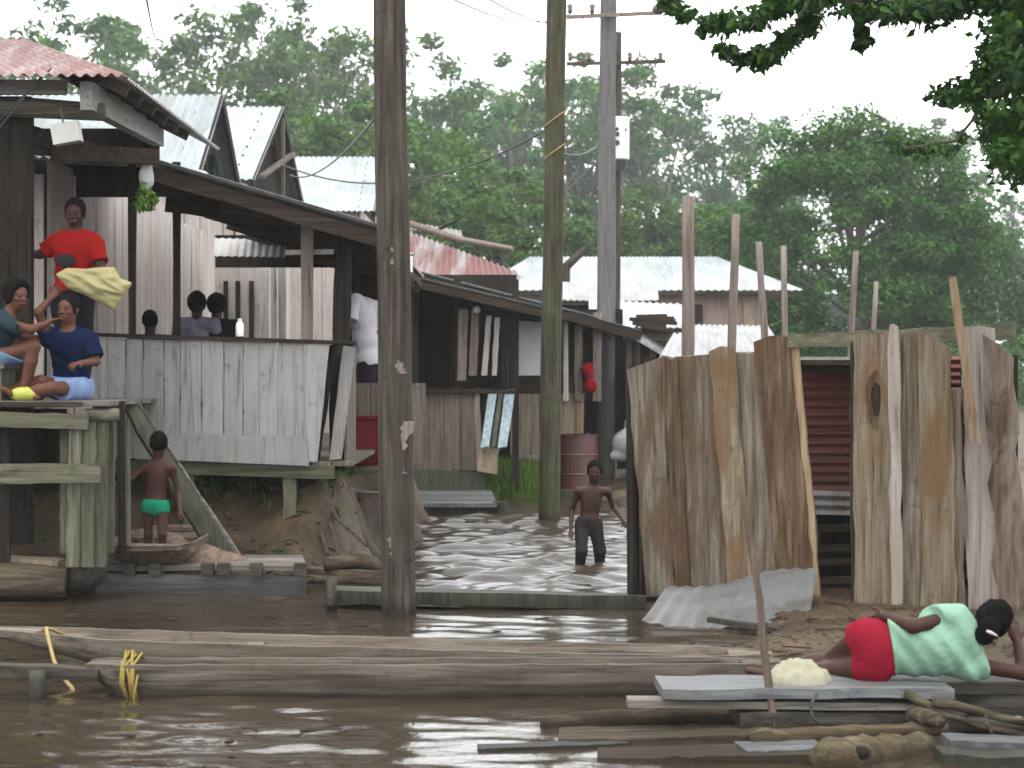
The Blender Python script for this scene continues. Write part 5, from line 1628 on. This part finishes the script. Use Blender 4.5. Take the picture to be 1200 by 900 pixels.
for i in range(4): m.box((x0 + .07 + i * .1, 20.985 + .012, zb + .04), (x0 + .10 + i * .1, 21.02, zt - .04))
m.build('ribs', M['redbin'], rb)
cloth_blob('red_shirt', 'bright red shirt hung on the post left of the grey pole', 'shirt', [(U(690, 436, 31.0), (.085, .09, .15)), (U(692, 452, 31.0), (.10, .09, .12)), (U(685, 432, 31), (.06, .07, .06))], 'redcloth', .012, .02, 22, 1)
bo = thing('bottle', 'small white bottle standing on the porch rail', 'bottle', U(281, 393, 17.98))
c = U(281, 394.5, 17.98); m = MB(); m.tube([c, c + Z * .005, c + Z * .10, c + Z * .125, c + Z * .14], [.034, .037, .037, .028, .017], 14); m.build('flask', M['bottle'], bo, True)
m = MB(); m.tube([c + Z * .1405, c + Z * .165], .019, 12); m.build('cap', M['cap'], bo)
m = MB(3); m.ball((ux(29, 15.85), 15.85, DZ + .055), (.125, .07, .062), 18, 11); ml = m.build('melon', M['melon'], None, True)
tag(ml, 'yellow green fruit lying at the edge of the landing deck', 'fruit')
m = MB(); m.tube([(ux(29, 15.85) + .12, 15.85, DZ + .06), (ux(29, 15.85) + .16, 15.85, DZ + .07)], .008, 6); m.build('stalk', M['log'], ml)
# hanging plant
hp = thing('hanging_plant', 'white bag of green leaves hung from the porch eave', 'plant', U(172, 240, 17.55))
fl = Field(list(U(172, 208, 17.55) - Vector((.3, .3, .3))), list(U(172, 208, 17.55) + Vector((.3, .3, .3))), .010)
c = U(172, 208, 17.55); fl.ell(c, (X, Y, Z), (.060, .055, .12), .03); fl.ell(c + Z * .10, (X, Y, Z), (.03, .03, .07), .03); fl.ripple(.022, 40, 2); field_obj(fl, 'bag', M['whitecloth'], hp)
m = MB(); m.tube([c + Z * .13, U(172, 184, 17.6)], .006, 5); m.build('string', M['wire'], hp)
def leaf_cloud(name, centers, radii, n, size, mat, parent, seed, droop=0.3, flat=.75):
    """many leaf-sized faces spread through clumps; each leaf a folded lozenge"""
    rs = np.random.RandomState(seed)
    C = np.repeat(np.asarray(centers, float), n, 0); R = np.repeat(np.asarray(radii, float), n, 0)
    k = len(C)
    d = rs.normal(size=(k, 3)); d /= np.linalg.norm(d, axis=1)[:, None]
    rad = rs.rand(k) ** .45
    off = d * (R * rad)[:, None] if R.ndim == 1 else d * R * rad[:, None]
    off[:, 2] *= flat
    P = C + off
    nrm = d * .55 + rs.normal(size=(k, 3)) * .5 + np.array([0, 0, .55]); nrm /= np.linalg.norm(nrm, axis=1)[:, None]
    t = rs.normal(size=(k, 3)); t[:, 2] -= droop
    t -= nrm * (t * nrm).sum(1)[:, None]; t /= np.linalg.norm(t, axis=1)[:, None] + 1e-9
    b = np.cross(nrm, t)
    s = size * rs.uniform(.55, 1.25, k)[:, None]
    V = np.stack([P - t * s, P + b * s * .48 + nrm * s * .12 - t * s * .1, P + t * s - nrm * s * .15, P - b * s * .48 + nrm * s * .12 - t * s * .1], 1).reshape(-1, 3)
    Q = np.arange(k * 4).reshape(-1, 4)
    return mesh_np(name, V, Q, M[mat], parent)
leaf_cloud('leaves', [tuple(U(170, 228, 17.5)), tuple(U(176, 236, 17.55)), tuple(U(166, 238, 17.5))], [.09, .07, .08], 60, .04, 'leaf_plant', hp, 3, 1.5, 1.3)
# ---------------------------------------------------------------- trees
def crown_points(rs, n, center, radii, shell=.45, lowcut=-.7):
    P = []
    while len(P) < n:
        d = rs.normal(size=3); d /= np.linalg.norm(d)
        if d[2] < lowcut: continue
        q = shell + (1 - shell) * rs.rand() ** .6
        P.append(np.array(center) + d * q * np.array(radii))
    return np.array(P)

def build_tree(name, label, H, crown_c, crown_r, nc, nl, leaf, cr, mat, seed, trunk=.22, shell=.45, group=None, bark='bark', flat=.7, lean=0.0, lowcut=-.7):
    t = thing(name, label, 'tree', (0, 0, 0), group)
    rs = np.random.RandomState(seed)
    P = crown_points(rs, nc, (lean, 0, crown_c), crown_r, shell, lowcut)
    m = MB(seed)
    top = Vector((lean, 0, crown_c + crown_r[2] * .35)); n = 7
    ax_ = [Vector((0, 0, -.5)).lerp(top, i / n) + Vector((rs.uniform(-.12, .12), rs.uniform(-.12, .12), 0)) * (i > 0) * trunk * 3 for i in range(n + 1)]
    m.tube(ax_, [trunk * (1.25 - 1.0 * i / n) for i in range(n + 1)], 9, .06)
    for p in P[::max(1, nc // 34)]:
        p = Vector(p); f = rs.uniform(.45, .9)
        st = Vector((0, 0, -.5)).lerp(top, min(.97, max(.35, (p.z - 1.5) / max(top.z, 1) * f)))
        mid = st.lerp(p, .5) + Vector((0, 0, -.06 * (p - st).length)) + Vector(rs.uniform(-.2, .2, 3))
        m.tube([st, mid, p], [trunk * .34, trunk * .2, trunk * .07], 5)
    m.build('trunk', M[bark], t, True)
    R = cr * rs.uniform(.6, 1.25, len(P))
    leaf_cloud('crown', P, R, nl, leaf, mat, t, seed + 1, .25, flat)
    return t

def set_tree(o, px, D, sc, rot, label=None, zb=0.2):
    o.location = (ux(px, D), D, zb); o.scale = sc if hasattr(sc, '__len__') else (sc, sc, sc); o.rotation_euler = (0, 0, rot)
    if label: o['label'] = label
    return o
GF = 'tall airy trees of the forest behind the village'
FA = build_tree('forest_tree', '', 20, 13.5, (5.6, 5.2, 6.4), 62, 105, .21, 1.05, 'leaf_far', 11, .26, .35, GF)
FB = build_tree('forest_tree', '', 20, 13.0, (4.6, 4.8, 7.2), 52, 110, .21, 1.05, 'leaf_far', 23, .24, .3, GF, lean=.6)
FC = build_tree('forest_tree', '', 20, 14.5, (6.6, 5.6, 4.8), 58, 105, .21, 1.0, 'leaf_mid', 37, .26, .4, GF, lean=-.7)
protos = {'a': FA, 'b': FB, 'c': FC}; used = set()
FT = [('a', 30, 76, -50, .3, 'leftmost tall forest tree above the red roof'),
      ('b', 128, 98, 40, 1.1, 'lower hazy tree between the red roof and the zinc gables'),
      ('c', 225, 84, -12, 2.0, 'broad forest tree right above the slatted gable'),
      ('a', 330, 90, -22, 3.4, 'tall forest tree above the open zinc gable'),
      ('c', 415, 80, 6, 4.4, 'forest tree just left of the thick dark pole'),
      ('b', 530, 92, 82, 5.0, 'forest tree in the sky gap right of the thick dark pole'),
      ('a', 600, 86, 44, 5.9, 'forest tree left of the olive pole top'),
      ('c', 690, 94, 52, .9, 'gappy forest tree between the olive and the grey pole'),
      ('b', 765, 90, 66, 2.6, 'gappy forest tree right of the white box'),
      ('a', 838, 100, 92, 1.7, 'hazy forest tree left of the big dense tree'),
      ('c', 80, 118, 22, 2.9, 'far hazy tree behind the red roof'),
      ('c', 640, 122, 78, 3.8, 'far hazy tree behind the olive pole'),
      ('a', 905, 116, 122, 4.0, 'far tree showing over the left of the dense crown'),
      ('c', 1070, 112, 128, 1.3, 'far tree showing over the right of the dense crown'),
      ('b', 1192, 96, 196, 2.4, 'pale hazy tree at the right edge behind the dense tree')]
for k_, px, D, top, rot, lb in FT:
    D *= 1.9
    o = protos[k_] if k_ not in used else copy_tree(protos[k_]); used.add(k_)
    hgt = uz(top, D); sc = hgt / {'a': 20.4, 'b': 20.6, 'c': 19.6}[k_]
    set_tree(o, px, D, (sc * 1.05, sc * 1.05, sc), rot, lb)
GM = 'bushy trees between the roofs and the forest'
BA = build_tree('bushy_tree', '', 9, 5.4, (3.4, 3.2, 4.2), 70, 240, .115, .85, 'leaf_mid', 51, .16, .45, GM)
for i, (px, D, top, rot, lb) in enumerate(((505, 64, 138, 0, 'bushy tree right of the thick dark pole, above the rusty roof'), (590, 60, 196, 1.8, 'bushy tree just left of the olive pole above the rusty roof'),
        (400, 70, 112, 3.0, 'bushy tree left of the thick dark pole above the bright zinc roof'), (680, 68, 232, 4.2, 'low bushy tree between the olive and grey poles'),
        (300, 74, 100, 2.2, 'bushy tree behind the open zinc gable'), (770, 76, 212, 5.1, 'low bushy tree behind the long zinc roof'), (185, 70, 120, .9, 'bushy tree behind the slatted gable'))):
    o = BA if i == 0 else copy_tree(BA)
    D *= 1.35
    sc = uz(top, D) / 9.8; set_tree(o, px, D, (sc * 1.1, sc * 1.1, sc), rot, lb)
DT = build_tree('dense_tree', 'big dense dark green tree behind the plank shed', 12, 6.2, (4.7, 4.2, 5.0), 190, 400, .10, .95, 'leaf_dense', 71, .30, .62, None, lowcut=-.95)
set_tree(DT, 1003, 78, (1.24, 1.24, 1.05), .6)
D2 = build_tree('dense_tree', 'lower dense tree left of the big dense one, behind the pinkish house', 8, 4.6, (3.0, 3.0, 3.6), 80, 330, .10, .85, 'leaf_dense', 83, .2, .55, None)
set_tree(D2, 872, 105, (1.38, 1.38, 1.46), 0)
D3 = copy_tree(D2); set_tree(D3, 1120, 99, (1.37, 1.37, 1.28), 2.0, 'lower dense tree on the right flank of the big dense one')
# low wood that closes the view under the crowns
rs = np.random.RandomState(5)
Pw = np.stack([rs.uniform(-80, 80, 520), rs.uniform(236, 250, 520), rs.uniform(.5, 17, 520)], -1)
tag(leaf_cloud('far_wood', Pw, rs.uniform(2.4, 4.0, 520), 70, .6, 'leaf_far', None, 6), 'hazy low wood along the far side of the village', kind='stuff')
Pw = np.stack([rs.uniform(13, 34, 160), rs.uniform(82, 104, 160), rs.uniform(.3, 3.2, 160)], -1)
tag(leaf_cloud('bushes', Pw, rs.uniform(.9, 1.7, 160), 200, .14, 'leaf_dense', None, 8), 'low bushes at the foot of the dense tree', kind='stuff')

# near tree reaching in from the upper right
NT = thing('overhanging_tree', 'dark leafy tree reaching in from the upper right, close to us', 'tree', (4.2, 12.6, 0))
rs = np.random.RandomState(17)
cl = []; rad = []
def chain(pts, D0, n, r0, r1, jit=6):
    for i in range(n):
        t_ = i / max(1, n - 1) * (len(pts) - 1); a = int(min(t_, len(pts) - 2)); f = t_ - a
        px = pts[a][0] * (1 - f) + pts[a + 1][0] * f; py = pts[a][1] * (1 - f) + pts[a + 1][1] * f
        cl.append(np.array(U(px + rs.uniform(-jit, jit), py + rs.uniform(-jit, jit), D0 + rs.uniform(-.5, .5)))); rad.append(rs.uniform(r0, r1))
D = 12.6
chain([(782, 2), (800, 14)], D, 4, .05, .08, 4)
chain([(826, 28), (850, 34), (880, 24), (905, 8), (930, -5)], D, 16, .06, .11, 6)
chain([(846, 60), (870, 66), (890, 68), (908, 62), (925, 46), (940, 34), (948, 18), (955, 0)], D, 18, .055, .10, 5)
chain([(905, -6), (960, -4), (1000, 0), (1030, 6), (1060, 8), (1100, 2)], D, 30, .07, .14, 8)
chain([(1006, 22), (1010, 38), (1014, 52), (1008, 50)], D, 5, .035, .055, 3)
chain([(1068, 4), (1100, 6), (1140, -2), (1190, 0)], D, 22, .10, .18, 10)
for i in range(330):
    px = rs.uniform(1100, 1330); py = rs.uniform(-60, 205)
    lim = 1165 - max(0, py) * .1 if py < 60 else (1159 - (py - 60) * .5 if py < 130 else 1124 + (py - 130) * .75)
    if px < lim: continue
    cl.append(np.array(U(px, py, D + rs.uniform(-1.2, 1.4)))); rad.append(rs.uniform(.09, .17))
chain([(1100, 112), (1112, 116), (1128, 108), (1140, 100)], D, 8, .06, .10, 5)
chain([(1055, 172), (1075, 178), (1100, 176), (1125, 165)], D + 6, 9, .06, .12, 5)
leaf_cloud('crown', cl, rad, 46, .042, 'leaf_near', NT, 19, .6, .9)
m = MB(4)
root = Vector((4.2, 12.6, -.2))
m.tube([root, Vector((4.15, 12.6, 1.6)), Vector((4.0, 12.6, 3.2)), U(1300, -60, 12.6), U(1270, -180, 12.6)], [.26, .22, .19, .15, .10], 12, .05)
for P_, q in (([(1300, -20), (1180, 2), (1080, 2), (1000, -2), (940, 0)], .045), ([(940, 0), (900, 20), (850, 34), (822, 27)], .016), ([(960, 0), (945, 30), (915, 58), (880, 68), (848, 60)], .014),
              ([(1300, 40), (1220, 90), (1165, 110), (1105, 114)], .035), ([(1310, 60), (1240, 150), (1200, 190)], .03), ([(1010, 0), (1008, 25), (1011, 48)], .006), ([(1165, 110), (1120, 165), (1060, 174)], .012), ([(955, 8), (968, 30), (975, 38), (985, 20)], .006), ([(822, 27), (800, 14), (784, 3)], .010)):
    m.tube([U(*p, 12.6) for p in P_], [q * (1 - .16 * i) for i in range(len(P_))], 6, .06)
m.build('trunk', M['bark'], NT, True)

# ---------------------------------------------------------------- people
def JJ(D, **k):
    return {a: U(*(v if len(v) == 3 else (v[0], v[1], D))) for a, v in k.items()}
tee = lambda mat, name='tshirt', **k: dict(kind='tshirt', name=name, mat=mat, **k)
low = lambda mat, name='shorts', ln=.55, **k: dict(kind='shorts', name=name, mat=mat, len=ln, **k)
person('child in dark trousers wading bare chested through the channel',
       JJ(19.1, head=(697, 553), neck=(694, 570), shR=(678, 576), shL=(712, 576), elR=(670, 598, 19.15), wrR=(669, 622, 19.0), elL=(719, 594, 19.15), wrL=(731, 611, 19.0), pel=(690, 614),
          knR=(681, 646, 18.95), knL=(703, 645, 19.1), anR=(679, 683, 19.1), anL=(702, 680, 19.25), toeR=(677, 689, 18.95), toeL=(703, 686, 19.1)),
       .74, .90, 'skin_dark', [low('greypants', 'trousers', 1.42, top=.09)], face=(-.15, -1, -.1), hair='short', h=.009, curl=(.4, .5), slim=.92)
person('small child in green briefs standing with its back to us below the deck',
       JJ(16.6, head=(186, 521), neck=(185, 537), shR=(202, 549), shL=(168, 549), elR=(209, 577, 16.62), wrR=(211, 598, 16.5), elL=(154, 561, 16.55), wrL=(136, 567, 16.35), pel=(182, 594),
          knR=(190, 626, 16.55), knL=(174, 626, 16.6), anR=(191, 653), anL=(173, 654, 16.65), toeR=(192, 657, 16.75), toeL=(172, 658, 16.8)),
       .70, .88, 'skin_dark', [low('greencloth', 'briefs', 0, top=.09, g=.012)], face=(-.1, 1, -.05), hair='short', h=.009, curl=(.4, 1.1), slim=.92)
person('standing youth in a bright red tee shirt holding a yellow cloth on the deck',
       JJ(16.7, head=(88, 250), neck=(88, 270), shR=(67, 284), shL=(110, 284), elR=(47, 298, 16.75), wrR=(26, 299, 16.7), elL=(119, 316, 16.6), wrL=(104, 326, 16.4), pel=(85, 346),
          knR=(77, 402, 16.62), knL=(97, 402), anR=(77, 458), anL=(98, 459, 16.75), toeR=(74, 466, 16.5), toeL=(102, 466, 16.55)),
       .98, 1.06, 'skin_dark', [tee('redcloth', sleeve=.75, g=.026, hem=-.02), low('darkcloth', 'trousers', 1.7, g=.018)], face=(-.05, -1, -.12), hair='short', h=.0105, curl=(.5, 1.2))
m = MB(); cc = U(76, 305, 16.53); k = 16.5 / F_PX
m.ball(cc + Vector((0, .016, 0)), (13 * k, .014, 8 * k), 14, 8)
# grey print on the red shirt: a thin patch set on its front
pr = [o for o in COL.objects if o.name.startswith('tshirt')][-1]
m.build('print', M['greypants'], pr, True)
person('seated boy in a navy tee shirt and pale blue shorts on the deck edge',
       JJ(16.15, head=(80, 363), neck=(80, 386), shR=(58, 397, 16.2), shL=(104, 397), elR=(45, 366, 16.1), wrR=(60, 349, 16.15), elL=(112, 424, 16.1), wrL=(93, 426, 15.9), pel=(84, 452, 16.25),
          knR=(48, 447, 15.98), knL=(60, 455, 15.86), anR=(8, 458, 15.95), anL=(20, 462, 15.84), toeR=(-8, 452, 15.9), toeL=(4, 456, 15.8)),
       .94, 1.02, 'skin', [tee('bluecloth', sleeve=.8, g=.024, hem=.03), low('palebluecloth', 'shorts', .62, g=.024)], face=(-.35, -1, .05), hair='short', h=.0105, curl=(.9, .8))
person('person in denim shorts seated at the left edge, reaching to the boy in navy',
       JJ(16.0, head=(20, 347), neck=(10, 368), shR=(10, 380, 15.85), shL=(8, 380, 16.2), elR=(36, 386, 15.8), wrR=(57, 378, 15.88), elL=(30, 396, 16.25), wrL=(46, 396, 16.2), pel=(-12, 418),
          knR=(40, 406, 15.86), knL=(40, 404, 16.15), anR=(27, 458, 15.86), anL=(31, 458, 16.12), toeR=(44, 466, 15.82), toeL=(48, 466, 16.1)),
       .90, 1.0, 'skin', [tee('tealcloth', sleeve=.55, g=.022), low('jeans', 'shorts', .85, g=.024)], face=(.8, -.65, -.05), hair='afro', h=.0105, curl=(.7, .7))
person('person in a dull pink top standing partly cut off at the left edge',
       JJ(17.0, head=(7, 304), neck=(5, 327), shR=(-17, 340), shL=(26, 340), elR=(-24, 375), wrR=(-20, 405), elL=(34, 372), wrL=(24, 398, 16.8), pel=(4, 398), knR=(-4, 430, 16.95), knL=(14, 430, 16.95), anR=(-4, 462), anL=(14, 462),
          toeR=(-6, 466, 16.8), toeL=(16, 466, 16.8)),
       .90, 1.02, 'skin', [tee('pinkcloth', g=.022), low('darkcloth', 'trousers', 1.6)], face=(.45, -1, 0), hair='afro', h=.012)
bs = thing('bench', 'rough seat block under the person in denim shorts at the left edge', 'bench', U(-30, 468, 16.0))
m = MB(2); m.box((ux(-70, 16), 15.78, DZ + .26), (ux(12, 16), 16.3, DZ + .30)); m.build('seat', M['grey_x'], bs)
for xx in (-64, 4):
    m = MB(3); m.box((ux(xx, 16) - .03, 15.82, DZ), (ux(xx, 16) + .03, 16.26, DZ + .259)); m.build('leg', M['moss_z'], bs)
# sitters on the porch
pb = thing('porch_bench', 'long bench on the porch behind the railing', 'bench', (ux(215, 21), 20.9, FLOOR))
m = MB(4); m.box((ux(150, 21), 20.70, FLOOR + .38), (ux(285, 21), 21.12, FLOOR + .42)); m.build('seat', M['brown_z'], pb)
for px in (158, 276):
    m = MB(5); m.box((ux(px, 21) - .03, 20.75, FLOOR), (ux(px, 21) + .03, 21.07, FLOOR + .379)); m.build('leg', M['brown_z'], pb)
def sitter(label, px, py, D, mat, hair, wid=20, s=.95):
    h_ = U(px, py, D); B_ = Vector((h_.x, 20.95 if D < 21.2 else 20.95, FLOOR + .56))
    nk = h_ - Z * .145; 
    J = dict(head=h_, neck=nk, pel=B_, shR=nk + Vector((.18, 0, -.07)), shL=nk + Vector((-.18, 0, -.07)))
    J['elR'] = J['shR'] + Vector((.06, .06, -.26)); J['wrR'] = J['elR'] + Vector((-.08, .22, -.05))
    J['elL'] = J['shL'] + Vector((-.06, .06, -.26)); J['wrL'] = J['elL'] + Vector((.08, .22, -.05))
    for q, sg in (('R', 1), ('L', -1)):
        J['kn' + q] = B_ + Vector((sg * .1, .42, 0)); J['an' + q] = B_ + Vector((sg * .1, .44, -.48)); J['toe' + q] = B_ + Vector((sg * .1, .60, -.52))
    return person(label, J, s, .98, 'skin_dark', [tee(mat, g=.022), low('darkcloth', 'trousers', 1.6)], face=(.1, 1, 0), hair=hair, h=.012)
sitter('person in black seen from behind, alone left of the dark porch post', 176, 377, 20.8, 'darkcloth', 'short')
sitter('person in grey lilac top seen from behind on the porch, left of two', 231, 357, 20.9, 'lilaccloth', 'afro')
sitter('person in black seen from behind on the porch, at the right', 254, 359, 20.95, 'darkcloth', 'afro')
person('man in white tee shirt bending over the porch rail beside the thick pole',
       JJ(21.85, head=(404, 340), neck=(420, 350), shR=(438, 362, 22.05), shL=(413, 352, 21.62), elR=(432, 394, 22.1), wrR=(412, 404, 22.0), elL=(409, 384, 21.5), wrL=(402, 406, 21.6), pel=(433, 426),
          knR=(424, 484, 22.0), knL=(432, 484, 21.75), anR=(434, 534, 22.0), anL=(440, 534, 21.75), toeR=(420, 541, 22.0), toeL=(426, 541, 21.75)),
       1.06, 1.05, 'skin_dark', [tee('whitecloth', g=.030, sleeve=.75, hem=.02, fold=.5), low('darkcloth', 'trousers', 1.7)], face=(-1, -.1, -.35), headup=(-.3, 0, 1), hair='short', h=.0115)
woman = person('woman in mint top and red shorts lying on her side on the planks',
       JJ(10.12, head=(1161, 730, 10.14), neck=(1143, 748, 10.12), shR=(1136, 778), shL=(1117, 724), elR=(1199, 789, 10.12), wrR=(1192, 752, 10.18), elL=(1070, 734, 10.02), wrL=(1036, 722, 10.14), pel=(1025, 763, 10.14),
          knR=(968, 787, 10.42), knL=(974, 775, 10.50), anR=(905, 787, 10.55), anL=(915, 782, 10.62), toeR=(880, 786, 10.62), toeL=(890, 782, 10.7), haL=(1020, 732, 10.28), haR=(1186, 730, 10.22)),
       .93, 1.0, 'skin_dark', [tee('mintcloth', 'top', sleeve=.42, g=.032, hem=-.085, fold=1.7, folddir=(1, .3, .5)), low('crimsoncloth', 'shorts', .16, g=.012, top=.15)], face=(.25, 1, .05), headup=(.55, 0, .8), hair='tied', h=.008, curl=(.6, .5), slim=.97)
m = MB(); cc = U(1163, 743, 9.93)
m.tube([cc + Vector((-.03, .0, .016)), cc + Vector((-.01, -.010, .008)), cc + Vector((.024, 0, -.010))], [.006, .009, .005], 8); m.build('hair_clip', M['greybox'], woman, True)
def cloth_heap(name, label, px, py, D, rx, ry, hgt, mat, seed):
    """a thin cloth dropped in a heap: creased top sheet over a flat underside"""
    c = U(px, py, D); NU, NV = 64, 44; vs = []; fs = []
    for side in (0, 1):
        for j in range(NV + 1):
            for i in range(NU + 1):
                u = i / NU * 2 - 1; v = j / NV * 2 - 1
                x, y = u * math.sqrt(1 - v * v / 2), v * math.sqrt(1 - u * u / 2)
                q = math.hypot(x, y); an = math.atan2(y, x)
                w = 1 + .22 * mnoise.noise(Vector((math.cos(an) * 1.6, math.sin(an) * 1.6, seed)))
                p = Vector((x * rx * w, y * ry * w, 0))
                e_ = max(0.0, 1 - q ** 2.2) ** .7
                cr = 1 - 2 * abs(mnoise.noise(Vector((p.x * 11 + p.y * 9, p.y * 16 - p.x * 5, seed + 2.2))))
                c2 = 1 - 2 * abs(mnoise.noise(Vector((p.x * 26, p.y * 24 + p.x * 12, seed + 5.2))))
                z = hgt * e_ * (.66 + .26 * cr + .10 * c2) + .008 if side == 0 else 0.0
                vs.append(c + p + Vector((0, 0, z)))
    S_ = (NU + 1) * (NV + 1)
    for j in range(NV):
        for i in range(NU):
            a = j * (NU + 1) + i
            fs.append((a, a + 1, a + NU + 2, a + NU + 1)); fs.append((S_ + a, S_ + a + NU + 1, S_ + a + NU + 2, S_ + a + 1))
    ring = [i for i in range(NU + 1)] + [j * (NU + 1) + NU for j in range(1, NV + 1)] + [NV * (NU + 1) + i for i in range(NU - 1, -1, -1)] + [j * (NU + 1) for j in range(NV - 1, 0, -1)]
    for a, b in zip(ring, ring[1:] + ring[:1]): fs.append((a, S_ + a, S_ + b, b))
    m = MB(); m.add(vs, fs)
    return tag(m.build(name, M[mat], None, True), label, 'cloth')
cloth_heap('cream_cloth', 'crumpled cream cloth lying over the planks by the stick', 936, 801, 10.06, .165, .13, .125, 'creamcloth', 2.0)
def curve(P_, u):
    t_ = u * (len(P_) - 1); a = min(int(t_), len(P_) - 2); f = t_ - a; f = f * f * (3 - 2 * f) * .4 + f * .6
    return P_[a][0] * (1 - f) + P_[a + 1][0] * f, P_[a][1] * (1 - f) + P_[a + 1][1] * f
TOP = [(66, 321), (78, 314), (100, 315), (120, 313), (134, 313), (141, 326), (154, 331)]
BOT = [(67, 324), (80, 338), (98, 345), (116, 355), (133, 364), (142, 352), (154, 334)]
NU, NV = 60, 26; vs = []; Dc = 16.34
for side in (0, 1):
    for j in range(NV + 1):
        v = j / NV
        for i in range(NU + 1):
            u = i / NU; tx, ty = curve(TOP, u); bx_, by_ = curve(BOT, u)
            px, py = tx + (bx_ - tx) * v, ty + (by_ - ty) * v
            e_ = (math.sin(math.pi * min(1, max(0, u))) ** .6) * (math.sin(math.pi * v) ** .6) if 0 < v < 1 and 0 < u < 1 else 0
            q = mnoise.noise(Vector(((px + .35 * py) * .022, (py - .35 * px) * .065, 3.3))) + .5 * mnoise.noise(Vector(((px + .35 * py) * .05, (py - .35 * px) * .15, 9.1)))
            crease = abs(mnoise.noise(Vector(((px + .6 * py) * .03, (py - .5 * px) * .10, 1.7))))
            dy = (-.075 * e_ - .045 * q * e_ + .06 * crease * e_) if side == 0 else (.05 * e_ + .02 * q * e_)
            vs.append(U(px, py, Dc) + Vector((0, dy - (.004 if side == 0 else -.004), 0)))
S_ = (NU + 1) * (NV + 1); fs = []
for j in range(NV):
    for i in range(NU):
        a = j * (NU + 1) + i
        fs.append((a, a + 1, a + NU + 2, a + NU + 1)); fs.append((S_ + a, S_ + a + NU + 1, S_ + a + NU + 2, S_ + a + 1))
ring = [i for i in range(NU + 1)] + [j * (NU + 1) + NU for j in range(1, NV + 1)] + [NV * (NU + 1) + i for i in range(NU - 1, -1, -1)] + [j * (NU + 1) for j in range(NV - 1, 0, -1)]
for a, b in zip(ring, ring[1:] + ring[:1]): fs.append((a, S_ + a, S_ + b, b))
m = MB(); m.add(vs, fs)
tag(m.build('yellow_cloth', M['yellowcloth'], None, True), 'yellow cloth sack held out by the youth in red', 'cloth')

# ---------------------------------------------------------------- humid air
m = MB(); m.box((-160, -12, -2.0), (160, 270, 56))
hz_m = bpy.data.materials.new('haze'); hz_m.use_nodes = True
nt = hz_m.node_tree; nt.nodes.clear()
out = nt.nodes.new('ShaderNodeOutputMaterial'); pv = nt.nodes.new('ShaderNodeVolumePrincipled')
pv.inputs['Color'].default_value = (.90, .95, .97, 1)
pv.inputs['Density'].default_value = .00045
pv.inputs['Anisotropy'].default_value = 0.0
nt.links.new(pv.outputs[0], out.inputs['Volume'])
hz = m.build('haze', hz_m); tag(hz, 'thin humid haze over the village', kind='stuff')
